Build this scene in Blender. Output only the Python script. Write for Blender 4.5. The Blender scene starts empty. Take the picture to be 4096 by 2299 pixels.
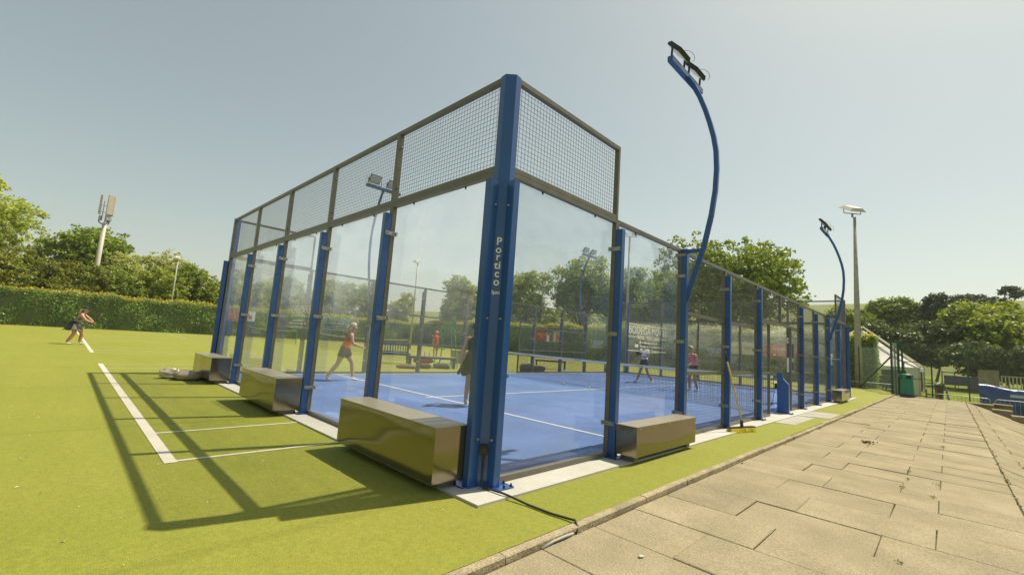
import bpy, bmesh, math, random
import numpy as np
from mathutils import Vector, Matrix
R = math.radians
scene = bpy.context.scene
COL = scene.collection

# ---------------------------------------------------------------- camera
def make_camera():
    yaw, pitch, roll = 2.3535, 0.1216, 0.0689
    f = Vector((math.cos(pitch)*math.cos(yaw), math.cos(pitch)*math.sin(yaw), math.sin(pitch)))
    s = f.cross(Vector((0, 0, 1))).normalized(); u = s.cross(f)
    s2 = s*math.cos(roll) + u*math.sin(roll); u2 = -s*math.sin(roll) + u*math.cos(roll)
    cd = bpy.data.cameras.new('camera'); cam = bpy.data.objects.new('camera', cd); COL.objects.link(cam)
    m = Matrix((s2, u2, -f)).transposed().to_4x4(); m.translation = Vector((3.1501, -2.9484, 1.3167))
    cam.matrix_world = m
    cd.sensor_fit = 'HORIZONTAL'; cd.sensor_width = 36; cd.lens = 36*1765.4/4096
    cd.clip_start = 0.05; cd.clip_end = 3000
    scene.camera = cam
make_camera()

# ---------------------------------------------------------------- sky, sun, exposure
SUN = Vector((0.56, 2.26, 4.0)).normalized()
w = bpy.data.worlds.new('World'); scene.world = w; w.use_nodes = True
nt = w.node_tree; nt.nodes.clear()
sky = nt.nodes.new('ShaderNodeTexSky'); sky.sky_type = 'NISHITA'; sky.sun_disc = False
sky.sun_elevation = math.asin(SUN.z); sky.sun_rotation = math.atan2(SUN.x, SUN.y)
sky.altitude = 0; sky.air_density = 1.0; sky.dust_density = 1.3; sky.ozone_density = 1.0
hs = nt.nodes.new('ShaderNodeHueSaturation'); hs.inputs['Saturation'].default_value = 0.86
tint = nt.nodes.new('ShaderNodeMix'); tint.data_type = 'RGBA'; tint.blend_type = 'MULTIPLY'
tint.inputs['Factor'].default_value = 1.0; tint.inputs['B'].default_value = (1.05, 1.03, 0.83, 1)
gam = nt.nodes.new('ShaderNodeGamma'); gam.inputs['Gamma'].default_value = 0.74
bg = nt.nodes.new('ShaderNodeBackground'); bg.inputs['Strength'].default_value = 0.124
wo = nt.nodes.new('ShaderNodeOutputWorld')
nt.links.new(sky.outputs[0], gam.inputs['Color']); nt.links.new(gam.outputs[0], hs.inputs['Color']); nt.links.new(hs.outputs[0], tint.inputs['A'])
nt.links.new(tint.outputs['Result'], bg.inputs['Color']); nt.links.new(bg.outputs[0], wo.inputs['Surface'])
sd = bpy.data.lights.new('sun', 'SUN'); sd.energy = 3.3; sd.angle = R(0.53); sd.color = (1.0, 0.91, 0.71)
so = bpy.data.objects.new('sun', sd); COL.objects.link(so)
so.rotation_euler = SUN.to_track_quat('Z', 'Y').to_euler(); so.location = SUN*60
scene.view_settings.view_transform = 'Standard'; scene.view_settings.look = 'None'
scene.view_settings.gamma = 1; scene.view_settings.use_curve_mapping = False
scene.view_settings.exposure = 0.74
scene.render.engine = 'CYCLES'
scene.cycles.transparent_max_bounces = 40
scene.cycles.max_bounces = 8; scene.cycles.diffuse_bounces = 3; scene.cycles.glossy_bounces = 4; scene.cycles.transmission_bounces = 4
scene.cycles.caustics_reflective = False; scene.cycles.caustics_refractive = False

# ---------------------------------------------------------------- materials
M = {}
def nmat(name):
    m = bpy.data.materials.new(name); m.use_nodes = True; m.node_tree.nodes.clear(); M[name] = m
    return m, m.node_tree.nodes, m.node_tree.links
def lerp_noise(n, l, pos, scale, c1, c2, lo=0.35, hi=0.65, detail=4, rough=0.6):
    t = n.new('ShaderNodeTexNoise'); t.inputs['Scale'].default_value = scale; t.inputs['Detail'].default_value = detail; t.inputs['Roughness'].default_value = rough
    l.new(pos, t.inputs['Vector'])
    r = n.new('ShaderNodeValToRGB'); r.color_ramp.elements[0].position = lo; r.color_ramp.elements[1].position = hi
    r.color_ramp.elements[0].color = (*c1, 1); r.color_ramp.elements[1].color = (*c2, 1)
    l.new(t.outputs['Fac'], r.inputs['Fac'])
    return r.outputs['Color'], t.outputs['Fac']
def mixc(n, l, fac, a, b, blend='MIX'):
    x = n.new('ShaderNodeMix'); x.data_type = 'RGBA'; x.blend_type = blend
    if isinstance(fac, float): x.inputs['Factor'].default_value = fac
    else: l.new(fac, x.inputs['Factor'])
    for k, v in (('A', a), ('B', b)):
        if isinstance(v, tuple): x.inputs[k].default_value = (*v, 1)
        else: l.new(v, x.inputs[k])
    return x.outputs['Result']
def surf(name, col, rough=0.5, metal=0.0, var=0.12, vscale=3.0, fine=None, bump=0.0, bscale=40.0, spec=0.5, coat=0.0, objrand=0.0, rvar=0.0):
    """Principled surface, colour varied by world-space noise (var), optional fine speckle (scale, amount), bump, per-object variation"""
    m, n, l = nmat(name)
    g = n.new('ShaderNodeNewGeometry'); pos = g.outputs['Position']
    lo = tuple(c*(1-var) for c in col); hi = tuple(min(1, c*(1+var)) for c in col)
    c, f = lerp_noise(n, l, pos, vscale, lo, hi)
    if fine:
        a = 1-fine[1]; b = 1+fine[1]
        c2, f2 = lerp_noise(n, l, pos, fine[0], (a, a, a), (b, b, b), 0.3, 0.7, 2, 0.7)
        c = mixc(n, l, 1.0, c, c2, 'MULTIPLY')
    if objrand:
        oi = n.new('ShaderNodeObjectInfo'); mr = n.new('ShaderNodeMapRange')
        mr.inputs['To Min'].default_value = 1-objrand; mr.inputs['To Max'].default_value = 1+objrand
        l.new(oi.outputs['Random'], mr.inputs['Value']); c = mixc(n, l, 1.0, c, mr.outputs['Result'], 'MULTIPLY')
    p = n.new('ShaderNodeBsdfPrincipled'); l.new(c, p.inputs['Base Color'])
    p.inputs['Roughness'].default_value = rough; p.inputs['Metallic'].default_value = metal
    p.inputs['Specular IOR Level'].default_value = spec; p.inputs['Coat Weight'].default_value = coat; p.inputs['Coat Roughness'].default_value = 0.1
    if rvar:
        mr = n.new('ShaderNodeMapRange'); mr.inputs['To Min'].default_value = rough-rvar; mr.inputs['To Max'].default_value = rough+rvar
        l.new(f, mr.inputs['Value']); l.new(mr.outputs['Result'], p.inputs['Roughness'])
    if bump:
        t = n.new('ShaderNodeTexNoise'); t.inputs['Scale'].default_value = bscale; t.inputs['Detail'].default_value = 3; l.new(pos, t.inputs['Vector'])
        b = n.new('ShaderNodeBump'); b.inputs['Strength'].default_value = bump; b.inputs['Distance'].default_value = 0.02
        l.new(t.outputs['Fac'], b.inputs['Height']); l.new(b.outputs['Normal'], p.inputs['Normal'])
    o = n.new('ShaderNodeOutputMaterial'); l.new(p.outputs[0], o.inputs['Surface'])
    return m
def leafmat(name, c1, c2, trans=0.45, gloss=0.35, rv=0.4):
    """leaf colours vary leaf by leaf and in drifts through the crown; thin leaves let light through"""
    m, n, l = nmat(name)
    g = n.new('ShaderNodeNewGeometry')
    c, f = lerp_noise(n, l, g.outputs['Position'], 0.7, c1, c2, 0.3, 0.7)
    mr = n.new('ShaderNodeMapRange'); mr.inputs['To Min'].default_value = 1-rv; mr.inputs['To Max'].default_value = 1+rv
    l.new(g.outputs['Random Per Island'], mr.inputs['Value'])
    c = mixc(n, l, 1.0, c, mr.outputs['Result'], 'MULTIPLY')
    p = n.new('ShaderNodeBsdfPrincipled'); l.new(c, p.inputs['Base Color']); p.inputs['Roughness'].default_value = 0.45; p.inputs['Specular IOR Level'].default_value = gloss
    t = n.new('ShaderNodeBsdfTranslucent'); c3 = mixc(n, l, 1.0, c, (1.25, 1.2, 0.5) if rv else (1.0, 1.0, 1.0), 'MULTIPLY'); l.new(c3, t.inputs['Color'])
    x = n.new('ShaderNodeMixShader'); x.inputs[0].default_value = trans; l.new(p.outputs[0], x.inputs[1]); l.new(t.outputs[0], x.inputs[2])
    o = n.new('ShaderNodeOutputMaterial'); l.new(x.outputs[0], o.inputs['Surface'])
    return m
def glassmat(name, tintc=(0.985, 0.99, 0.985), dust=0.03):
    m, n, l = nmat(name)
    g = n.new('ShaderNodeNewGeometry')
    tb = n.new('ShaderNodeTexNoise'); tb.inputs['Scale'].default_value = 5.0; tb.inputs['Detail'].default_value = 2; l.new(g.outputs['Position'], tb.inputs['Vector'])
    b = n.new('ShaderNodeBump'); b.inputs['Strength'].default_value = 0.09; b.inputs['Distance'].default_value = 0.02; l.new(tb.outputs['Fac'], b.inputs['Height'])
    lw = n.new('ShaderNodeLayerWeight'); lw.inputs['Blend'].default_value = 0.5
    pw = n.new('ShaderNodeMath'); pw.operation = 'POWER'; pw.inputs[1].default_value = 5; l.new(lw.outputs['Facing'], pw.inputs[0])
    ma = n.new('ShaderNodeMath'); ma.operation = 'MULTIPLY_ADD'; ma.inputs[1].default_value = 0.9; ma.inputs[2].default_value = 0.036; l.new(pw.outputs[0], ma.inputs[0])
    tr = n.new('ShaderNodeBsdfTransparent'); tr.inputs['Color'].default_value = (*tintc, 1)
    tl = n.new('ShaderNodeBsdfTranslucent'); tl.inputs['Color'].default_value = (0.85, 0.9, 0.95, 1)
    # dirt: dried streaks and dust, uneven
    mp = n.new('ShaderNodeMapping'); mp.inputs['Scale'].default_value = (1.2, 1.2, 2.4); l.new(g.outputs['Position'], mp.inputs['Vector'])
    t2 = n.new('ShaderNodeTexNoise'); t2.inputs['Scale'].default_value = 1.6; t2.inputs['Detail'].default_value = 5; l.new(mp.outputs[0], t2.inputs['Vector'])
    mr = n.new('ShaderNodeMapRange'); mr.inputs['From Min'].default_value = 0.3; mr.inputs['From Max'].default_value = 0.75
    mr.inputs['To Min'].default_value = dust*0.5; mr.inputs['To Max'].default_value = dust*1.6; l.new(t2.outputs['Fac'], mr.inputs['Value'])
    # film multiplied towards the pane tops: milky sky glare painted in over the dust
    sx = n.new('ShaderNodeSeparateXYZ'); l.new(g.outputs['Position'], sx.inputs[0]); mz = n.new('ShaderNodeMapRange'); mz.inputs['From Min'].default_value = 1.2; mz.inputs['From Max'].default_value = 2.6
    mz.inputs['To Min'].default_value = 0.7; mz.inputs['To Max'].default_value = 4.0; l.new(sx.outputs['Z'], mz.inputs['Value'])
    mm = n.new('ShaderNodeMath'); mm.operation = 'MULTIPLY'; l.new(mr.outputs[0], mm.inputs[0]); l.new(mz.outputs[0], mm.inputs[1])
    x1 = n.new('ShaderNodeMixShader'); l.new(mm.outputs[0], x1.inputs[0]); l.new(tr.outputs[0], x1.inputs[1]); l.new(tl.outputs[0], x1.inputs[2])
    gl = n.new('ShaderNodeBsdfGlossy'); gl.inputs['Roughness'].default_value = 0.0; gl.inputs['Color'].default_value = (0.95, 0.97, 1, 1); l.new(b.outputs[0], gl.inputs['Normal'])
    x2 = n.new('ShaderNodeMixShader'); l.new(ma.outputs[0], x2.inputs[0]); l.new(x1.outputs[0], x2.inputs[1]); l.new(gl.outputs[0], x2.inputs[2])
    o = n.new('ShaderNodeOutputMaterial'); l.new(x2.outputs[0], o.inputs['Surface'])
    return m
def turfmat():
    m, n, l = nmat('turf')
    g = n.new('ShaderNodeNewGeometry'); pos = g.outputs['Position']
    c, f = lerp_noise(n, l, pos, 0.35, (0.25, 0.265, 0.034), (0.295, 0.288, 0.048), 0.3, 0.7, 5)
    c2, f2 = lerp_noise(n, l, pos, 170, (0.68, 0.72, 0.58), (1.32, 1.29, 1.42), 0.3, 0.7, 2, 0.8)
    c = mixc(n, l, 1.0, c, c2, 'MULTIPLY')
    c4, f4 = lerp_noise(n, l, pos, 28, (0.88, 0.9, 0.85), (1.1, 1.1, 1.1), 0.3, 0.7, 3)
    c = mixc(n, l, 1.0, c, c4, 'MULTIPLY')
    mp = n.new('ShaderNodeMapping'); mp.inputs['Scale'].default_value = (0.25, 3.2, 1); l.new(pos, mp.inputs['Vector'])   # brushed pile, laid in strips
    c5, f5 = lerp_noise(n, l, mp.outputs[0], 1.0, (0.96, 0.965, 0.95), (1.03, 1.03, 1.04), 0.3, 0.7, 3)
    c = mixc(n, l, 1.0, c, c5, 'MULTIPLY')
    wv = n.new('ShaderNodeTexWave'); wv.bands_direction = 'X'; wv.inputs['Scale'].default_value = 0.0785; wv.inputs['Distortion'].default_value = 0.05; l.new(pos, wv.inputs['Vector'])
    rs = n.new('ShaderNodeValToRGB'); rs.color_ramp.elements[0].position = 0.0; rs.color_ramp.elements[0].color = (0.9, 0.9, 0.88, 1); rs.color_ramp.elements[1].position = 0.0006; rs.color_ramp.elements[1].color = (1, 1, 1, 1)
    l.new(wv.outputs['Fac'], rs.inputs['Fac']); c = mixc(n, l, 1.0, c, rs.outputs['Color'], 'MULTIPLY')   # carpet seams every four metres
    p = n.new('ShaderNodeBsdfPrincipled'); l.new(c, p.inputs['Base Color']); p.inputs['Roughness'].default_value = 0.75; p.inputs['Specular IOR Level'].default_value = 0.25
    b = n.new('ShaderNodeBump'); b.inputs['Strength'].default_value = 0.6; b.inputs['Distance'].default_value = 0.012; l.new(f2, b.inputs['Height']); l.new(b.outputs[0], p.inputs['Normal'])
    o = n.new('ShaderNodeOutputMaterial'); l.new(p.outputs[0], o.inputs['Surface'])
turfmat()
surf('court_blue', (0.11, 0.185, 0.42), 0.8, var=0.16, vscale=0.6, fine=(160, 0.45), bump=0.4, bscale=160, spec=0.2)
surf('white_line', (0.72, 0.68, 0.62), 0.85, var=0.06, vscale=2, fine=(120, 0.18), spec=0.2)
surf('court_line', (0.62, 0.575, 0.49), 0.85, var=0.05, vscale=2, fine=(120, 0.15), spec=0.2)
surf('concrete_pale', (0.52, 0.50, 0.45), 0.85, var=0.10, vscale=1.5, fine=(60, 0.08), bump=0.15, bscale=70, spec=0.2)
surf('concrete_mid', (0.42, 0.40, 0.35), 0.9, var=0.12, vscale=1.6, fine=(60, 0.14), bump=0.3, bscale=60, spec=0.2)
surf('slab', (0.34, 0.288, 0.187), 0.92, var=0.13, vscale=1.6, fine=(75, 0.26), bump=0.5, bscale=80, spec=0.15, objrand=0.06)
surf('kerb', (0.37, 0.31, 0.205), 0.92, var=0.2, vscale=5, fine=(60, 0.3), bump=0.5, bscale=60, spec=0.15, objrand=0.08)
surf('joint_soil', (0.13, 0.11, 0.065), 0.95, var=0.3, vscale=8, spec=0.1)
surf('stone', (0.30, 0.25, 0.17), 0.92, var=0.2, vscale=2, fine=(30, 0.25), bump=0.5, bscale=25, spec=0.15, objrand=0.1)
surf('steel_blue', (0.025, 0.092, 0.30), 0.26, var=0.04, vscale=2, fine=(140, 0.10), spec=0.5, coat=0.25)
surf('frame_grey', (0.155, 0.145, 0.11), 0.38, var=0.10, vscale=7, spec=0.45, rvar=0.06)
surf('wire_grey', (0.21, 0.205, 0.175), 0.5, var=0.05, spec=0.4)
surf('stainless', (0.42, 0.40, 0.36), 0.3, 0.9, var=0.08)
surf('bolt_dark', (0.05, 0.05, 0.05), 0.35, 0.6, var=0.1)
surf('galvanised', (0.42, 0.43, 0.42), 0.45, 0.7, var=0.12, vscale=6)
surf('green_steel', (0.012, 0.085, 0.045), 0.4, var=0.12, vscale=5)
surf('green_chair', (0.06, 0.30, 0.13), 0.45, var=0.1)
surf('chain_wire', (0.26, 0.31, 0.25), 0.5, var=0.1)
surf('black_plastic', (0.018, 0.018, 0.018), 0.45, var=0.1)
surf('dark_cable', (0.035, 0.03, 0.025), 0.55, var=0.1)
surf('lamp_black', (0.03, 0.03, 0.03), 0.4, var=0.1)
surf('lamp_glass', (0.62, 0.60, 0.58), 0.2, var=0.05)
surf('pole_concrete', (0.42, 0.40, 0.33), 0.85, var=0.15, vscale=4, fine=(30, 0.15))
surf('pole_grey', (0.40, 0.40, 0.37), 0.5, var=0.1)
surf('lamp_cream', (0.62, 0.57, 0.44), 0.4, var=0.06)
surf('antenna', (0.52, 0.47, 0.41), 0.5, var=0.05)
surf('white_vinyl', (0.85, 0.84, 0.78), 0.5, var=0.02)
leafmat('canvas', (0.86, 0.8, 0.72), (0.9, 0.84, 0.76), 0.08, 0.3, 0.0)
surf('bin_green', (0.015, 0.20, 0.115), 0.45, var=0.1, vscale=4)
surf('bin_dark', (0.045, 0.045, 0.055), 0.6, var=0.12)
surf('tarp_blue', (0.03, 0.09, 0.28), 0.35, var=0.25, vscale=3, bump=0.6, bscale=8)
surf('tarp_slate', (0.09, 0.10, 0.15), 0.6, var=0.15, vscale=2)
surf('wood_grey', (0.36, 0.30, 0.20), 0.85, var=0.18, vscale=4, fine=(20, 0.15), objrand=0.08)
surf('wood_brown', (0.25, 0.13, 0.05), 0.8, var=0.2, vscale=5)
surf('bench_blue', (0.035, 0.06, 0.20), 0.5, var=0.1)
surf('bench_top', (0.45, 0.30, 0.20), 0.7, var=0.1)
surf('broom_yellow', (0.72, 0.46, 0.02), 0.45, var=0.06)
surf('bristle', (0.66, 0.52, 0.03), 0.7, var=0.18, vscale=60)
surf('sand_bag', (0.30, 0.24, 0.17), 0.35, var=0.18, vscale=6, bump=0.5, bscale=14, coat=0.3)
surf('clear_bag', (0.45, 0.39, 0.29), 0.25, var=0.25, vscale=9, bump=0.8, bscale=18, coat=0.4)
surf('ball', (0.45, 0.62, 0.04), 0.9, var=0.05)
surf('bag_red', (0.50, 0.035, 0.03), 0.6, var=0.15)
surf('bag_dark', (0.07, 0.055, 0.05), 0.75, var=0.25, vscale=9)
surf('bag_brown', (0.17, 0.12, 0.085), 0.8, var=0.2, vscale=6)
surf('bottle_pale', (0.62, 0.62, 0.66), 0.3, var=0.05)
surf('banner_red', (0.42, 0.045, 0.03), 0.6, var=0.05)
surf('banner_cream', (0.62, 0.55, 0.38), 0.6, var=0.05)
surf('banner_pink', (0.55, 0.10, 0.16), 0.55, var=0.15, vscale=2)
surf('banner_yellow', (0.62, 0.50, 0.05), 0.6, var=0.05)
surf('banner_photo', (0.34, 0.26, 0.20), 0.6, var=0.7, vscale=5)
surf('banner_navy', (0.05, 0.06, 0.25), 0.6, var=0.1)
surf('banner_brown', (0.28, 0.16, 0.06), 0.6, var=0.05)
surf('skin', (0.52, 0.29, 0.19), 0.5, var=0.06, vscale=8)
surf('hair_blond', (0.55, 0.42, 0.24), 0.6, var=0.25, vscale=25)
surf('hair_brown', (0.06, 0.035, 0.022), 0.5, var=0.25, vscale=25)
surf('cloth_orange', (0.66, 0.10, 0.05), 0.8, var=0.08, vscale=12)
surf('cloth_navy', (0.035, 0.04, 0.07), 0.8, var=0.12, vscale=12)
surf('cloth_black', (0.02, 0.02, 0.021), 0.8, var=0.3, vscale=14)
surf('cloth_white', (0.84, 0.84, 0.85), 0.8, var=0.05, vscale=10)
surf('cloth_pink', (0.85, 0.20, 0.28), 0.8, var=0.06, vscale=12)
surf('cloth_red', (0.55, 0.03, 0.03), 0.8, var=0.1, vscale=12)
surf('cloth_grey', (0.16, 0.15, 0.14), 0.8, var=0.1)
surf('cloth_print', (0.17, 0.17, 0.155), 0.8, var=0.95, vscale=24)
surf('shoe', (0.66, 0.62, 0.55), 0.6, var=0.1)
surf('racket', (0.05, 0.30, 0.05), 0.4, var=0.2, vscale=10)
surf('racket_dark', (0.05, 0.05, 0.05), 0.4, var=0.2)
surf('bark', (0.11, 0.085, 0.06), 0.9, var=0.3, vscale=6, bump=0.6, bscale=20)
surf('grass', (0.17, 0.21, 0.025), 0.9, var=0.3, vscale=0.6, fine=(14, 0.3), spec=0.1)
surf('hill_grass', (0.19, 0.21, 0.06), 0.95, var=0.12, vscale=0.02, spec=0.1)
surf('hill_wood', (0.035, 0.05, 0.03), 0.95, var=0.4, vscale=0.15, spec=0.05)
surf('brick', (0.20, 0.11, 0.07), 0.9, var=0.2, vscale=3, fine=(20, 0.2))
surf('roof_dark', (0.10, 0.09, 0.08), 0.8, var=0.1)
surf('window_dark', (0.02, 0.025, 0.03), 0.1, var=0.1)
surf('dry_leaf', (0.20, 0.09, 0.03), 0.85, var=0.3, vscale=30)
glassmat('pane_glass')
leafmat('leaf_willow', (0.358, 0.426, 0.101), (0.536, 0.582, 0.158), 0.4)
leafmat('leaf_dark', (0.156, 0.234, 0.036), (0.347, 0.421, 0.058), 0.35)
leafmat('leaf_mid', (0.154, 0.232, 0.036), (0.329, 0.384, 0.06), 0.38)
leafmat('leaf_bright', (0.202, 0.276, 0.036), (0.403, 0.458, 0.06), 0.4)
leafmat('leaf_olive', (0.174, 0.215, 0.03), (0.276, 0.286, 0.05), 0.35)
leafmat('leaf_pale', (0.382, 0.426, 0.158), (0.56, 0.582, 0.224), 0.4)
leafmat('leaf_hedge', (0.134, 0.254, 0.043), (0.329, 0.446, 0.076), 0.35, 0.5)
leafmat('leaf_moss', (0.13, 0.12, 0.03), (0.2, 0.17, 0.05), 0.2)
leafmat('leaf_tip', (0.512, 0.492, 0.065), (0.727, 0.512, 0.108), 0.45)
leafmat('needle', (0.05, 0.082, 0.032), (0.114, 0.139, 0.059), 0.15, 0.3)
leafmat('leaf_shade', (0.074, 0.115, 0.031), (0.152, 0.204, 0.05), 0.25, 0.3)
leafmat('leaf_weed', (0.14, 0.22, 0.02), (0.22, 0.3, 0.04), 0.4)
def coatmat(name, col, rough, wob):
    """glossy painted sheet steel, slightly dented so reflections bend"""
    m, n, l = nmat(name)
    g = n.new('ShaderNodeNewGeometry')
    p = n.new('ShaderNodeBsdfPrincipled'); p.inputs['Base Color'].default_value = (*col, 1); p.inputs['Metallic'].default_value = 0.92; p.inputs['Roughness'].default_value = rough
    t = n.new('ShaderNodeTexNoise'); t.inputs['Scale'].default_value = 1.1; t.inputs['Detail'].default_value = 0.5; l.new(g.outputs['Position'], t.inputs['Vector'])
    b = n.new('ShaderNodeBump'); b.inputs['Strength'].default_value = wob; b.inputs['Distance'].default_value = 0.03; l.new(t.outputs['Fac'], b.inputs['Height']); l.new(b.outputs[0], p.inputs['Normal'])
    o = n.new('ShaderNodeOutputMaterial'); l.new(p.outputs[0], o.inputs['Surface'])
coatmat('box_steel', (0.25, 0.225, 0.155), 0.13, 0.10)
surf('box_lid', (0.33, 0.29, 0.22), 0.35, 0.1, var=0.06, vscale=3, fine=(80, 0.06))
# ---------------------------------------------------------------- building helpers
def tag(o, label=None, cat=None, group=None, kind=None):
    if label: o['label'] = label
    if cat: o['category'] = cat
    if group: o['group'] = group
    if kind: o['kind'] = kind
    return o
def thing(name, label, cat, loc=(0, 0, 0), rz=0.0, group=None):
    o = bpy.data.objects.new(name, None); COL.objects.link(o); o.empty_display_size = 0.2
    o.location = loc; o.rotation_euler = (0, 0, rz)
    return tag(o, label, cat, group)
class MB:
    """collects shapes; build() links them as one mesh object"""
    def __init__(s): s.v = []; s.f = []
    def add(s, vs, fs):
        b = len(s.v); s.v += [tuple(p) for p in vs]; s.f += [tuple(b+i for i in f) for f in fs]; return s
    def box(s, x0, x1, y0, y1, z0, z1):
        return s.add([(x0, y0, z0), (x1, y0, z0), (x1, y1, z0), (x0, y1, z0), (x0, y0, z1), (x1, y0, z1), (x1, y1, z1), (x0, y1, z1)],
                     [(3, 2, 1, 0), (4, 5, 6, 7), (0, 1, 5, 4), (1, 2, 6, 5), (2, 3, 7, 6), (3, 0, 4, 7)])
    def prism(s, poly, z0, z1):
        n = len(poly)
        return s.add([(x, y, z0) for x, y in poly]+[(x, y, z1) for x, y in poly],
                     [tuple(reversed(range(n))), tuple(range(n, 2*n))]+[(i, (i+1) % n, n+(i+1) % n, n+i) for i in range(n)])
    def cbox(s, x0, x1, y0, y1, z0, z1, c=0.006):
        """box with chamfered upright edges"""
        return s.prism([(x0+c, y0), (x1-c, y0), (x1, y0+c), (x1, y1-c), (x1-c, y1), (x0+c, y1), (x0, y1-c), (x0, y0+c)], z0, z1)
    def extr(s, poly, axis, a0, a1):
        """polygon in the plane across 'axis' ('x': (y,z); 'y': (x,z)), run from a0 to a1"""
        n = len(poly)
        P = lambda p, a: (a, p[0], p[1]) if axis == 'x' else (p[0], a, p[1])
        return s.add([P(p, a0) for p in poly]+[P(p, a1) for p in poly],
                     [tuple(range(n)), tuple(reversed(range(n, 2*n)))]+[((i+1) % n, i, n+i, n+(i+1) % n) for i in range(n)])
    def bar(s, a, b, w, h=None, up=(0, 0, 1), caps=True):
        """rectangular bar from a to b; w across, h along 'up'"""
        h = w if h is None else h
        a = Vector(a); b = Vector(b); d = (b-a).normalized(); u = Vector(up)
        if abs(d.dot(u)) > 0.99: u = Vector((0, 1, 0))
        x = d.cross(u).normalized(); y = x.cross(d).normalized()
        q = [(-.5, -.5), (.5, -.5), (.5, .5), (-.5, .5)]
        vs = [a+x*(i*w)+y*(j*h) for i, j in q]+[b+x*(i*w)+y*(j*h) for i, j in q]
        fs = [(0, 1, 5, 4), (1, 2, 6, 5), (2, 3, 7, 6), (3, 0, 4, 7)]
        if caps: fs += [(3, 2, 1, 0), (4, 5, 6, 7)]
        return s.add(vs, fs)
    def tube(s, path, r, n=8, rect=None, up=(0, 1, 0), caps=True):
        """sweep a circle (radius or list of radii) or a rectangle (w,h) along a path"""
        P = [Vector(p) for p in path]; m = len(P); b = len(s.v); rings = []
        rad = r if isinstance(r, (list, tuple)) else [r]*m
        ref = None
        for i, p in enumerate(P):
            d = (P[min(i+1, m-1)]-P[max(i-1, 0)]).normalized()
            u = Vector(up) if ref is None else ref
            if abs(d.dot(u)) > 0.98: u = Vector((1, 0, 0)) if abs(d.x) < 0.9 else Vector((0, 0, 1))
            x = d.cross(u).normalized(); y = x.cross(d).normalized(); ref = y
            if rect: ring = [p+x*(a*rect[0]/2)+y*(c*rect[1]/2) for a, c in ((-1, -1), (1, -1), (1, 1), (-1, 1))]
            else: ring = [p+(x*math.cos(2*math.pi*k/n)+y*math.sin(2*math.pi*k/n))*rad[i] for k in range(n)]
            rings.append(ring)
        k = len(rings[0]); vs = [q for rg in rings for q in rg]; fs = []
        for i in range(m-1):
            for j in range(k): fs.append((i*k+j, i*k+(j+1) % k, (i+1)*k+(j+1) % k, (i+1)*k+j))
        if caps: fs += [tuple(reversed(range(k))), tuple(range((m-1)*k, m*k))]
        return s.add(vs, fs)
    def lathe(s, prof, c=(0, 0, 0), n=20, sx=1, sy=1):
        vs = []; fs = []; m = len(prof)
        for r, z in prof:
            for k in range(n): a = 2*math.pi*k/n; vs.append((c[0]+r*math.cos(a)*sx, c[1]+r*math.sin(a)*sy, c[2]+z))
        for i in range(m-1):
            for k in range(n): fs.append((i*n+k, i*n+(k+1) % n, (i+1)*n+(k+1) % n, (i+1)*n+k))
        fs += [tuple(reversed(range(n))), tuple(range((m-1)*n, m*n))]
        return s.add(vs, fs)
    def ball(s, c, rx, ry=None, rz=None, n=12, m=8):
        ry = rx if ry is None else ry; rz = rx if rz is None else rz
        prof = [(math.sin(math.pi*i/m), -math.cos(math.pi*i/m)) for i in range(m+1)]
        vs = []; fs = []
        for r, z in prof:
            for k in range(n): a = 2*math.pi*k/n; vs.append((c[0]+r*math.cos(a)*rx, c[1]+r*math.sin(a)*ry, c[2]+z*rz))
        for i in range(m):
            for k in range(n): fs.append((i*n+k, i*n+(k+1) % n, (i+1)*n+(k+1) % n, (i+1)*n+k))
        return s.add(vs, fs)
    def mesh(s, name, mat, smooth=False):
        me = bpy.data.meshes.new(name); me.from_pydata(s.v, [], s.f); me.materials.append(M[mat])
        if smooth: me.polygons.foreach_set('use_smooth', [True]*len(me.polygons))
        me.update(); return me
    def build(s, name, mat, parent=None, smooth=False, kind=None, label=None):
        o = bpy.data.objects.new(name, s.mesh(name, mat, smooth)); COL.objects.link(o)
        if parent: o.parent = parent
        if kind: o['kind'] = kind
        if label: o['label'] = label
        return o
def place(name, me, parent=None, loc=(0, 0, 0), rot=(0, 0, 0), scale=None):
    o = bpy.data.objects.new(name, me); COL.objects.link(o)
    o.location = loc; o.rotation_euler = rot
    if scale: o.scale = scale
    if parent: o.parent = parent
    return o
def copy_tree(o, parent=None):
    c = o.copy(); COL.objects.link(c); c.parent = parent
    for ch in o.children:
        copy_tree(ch, c)
    return c
def np_mesh(name, verts, quads, mat):
    me = bpy.data.meshes.new(name); nv = len(verts); nf = len(quads); k = quads.shape[1]
    me.vertices.add(nv); me.vertices.foreach_set('co', np.ascontiguousarray(verts, dtype=np.float32).ravel())
    me.loops.add(nf*k); me.loops.foreach_set('vertex_index', np.ascontiguousarray(quads, dtype=np.int32).ravel())
    me.polygons.add(nf); me.polygons.foreach_set('loop_start', np.arange(0, nf*k, k, dtype=np.int32)); me.polygons.foreach_set('loop_total', np.full(nf, k, dtype=np.int32))
    me.materials.append(M[mat]); me.update(calc_edges=True); return me
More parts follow.
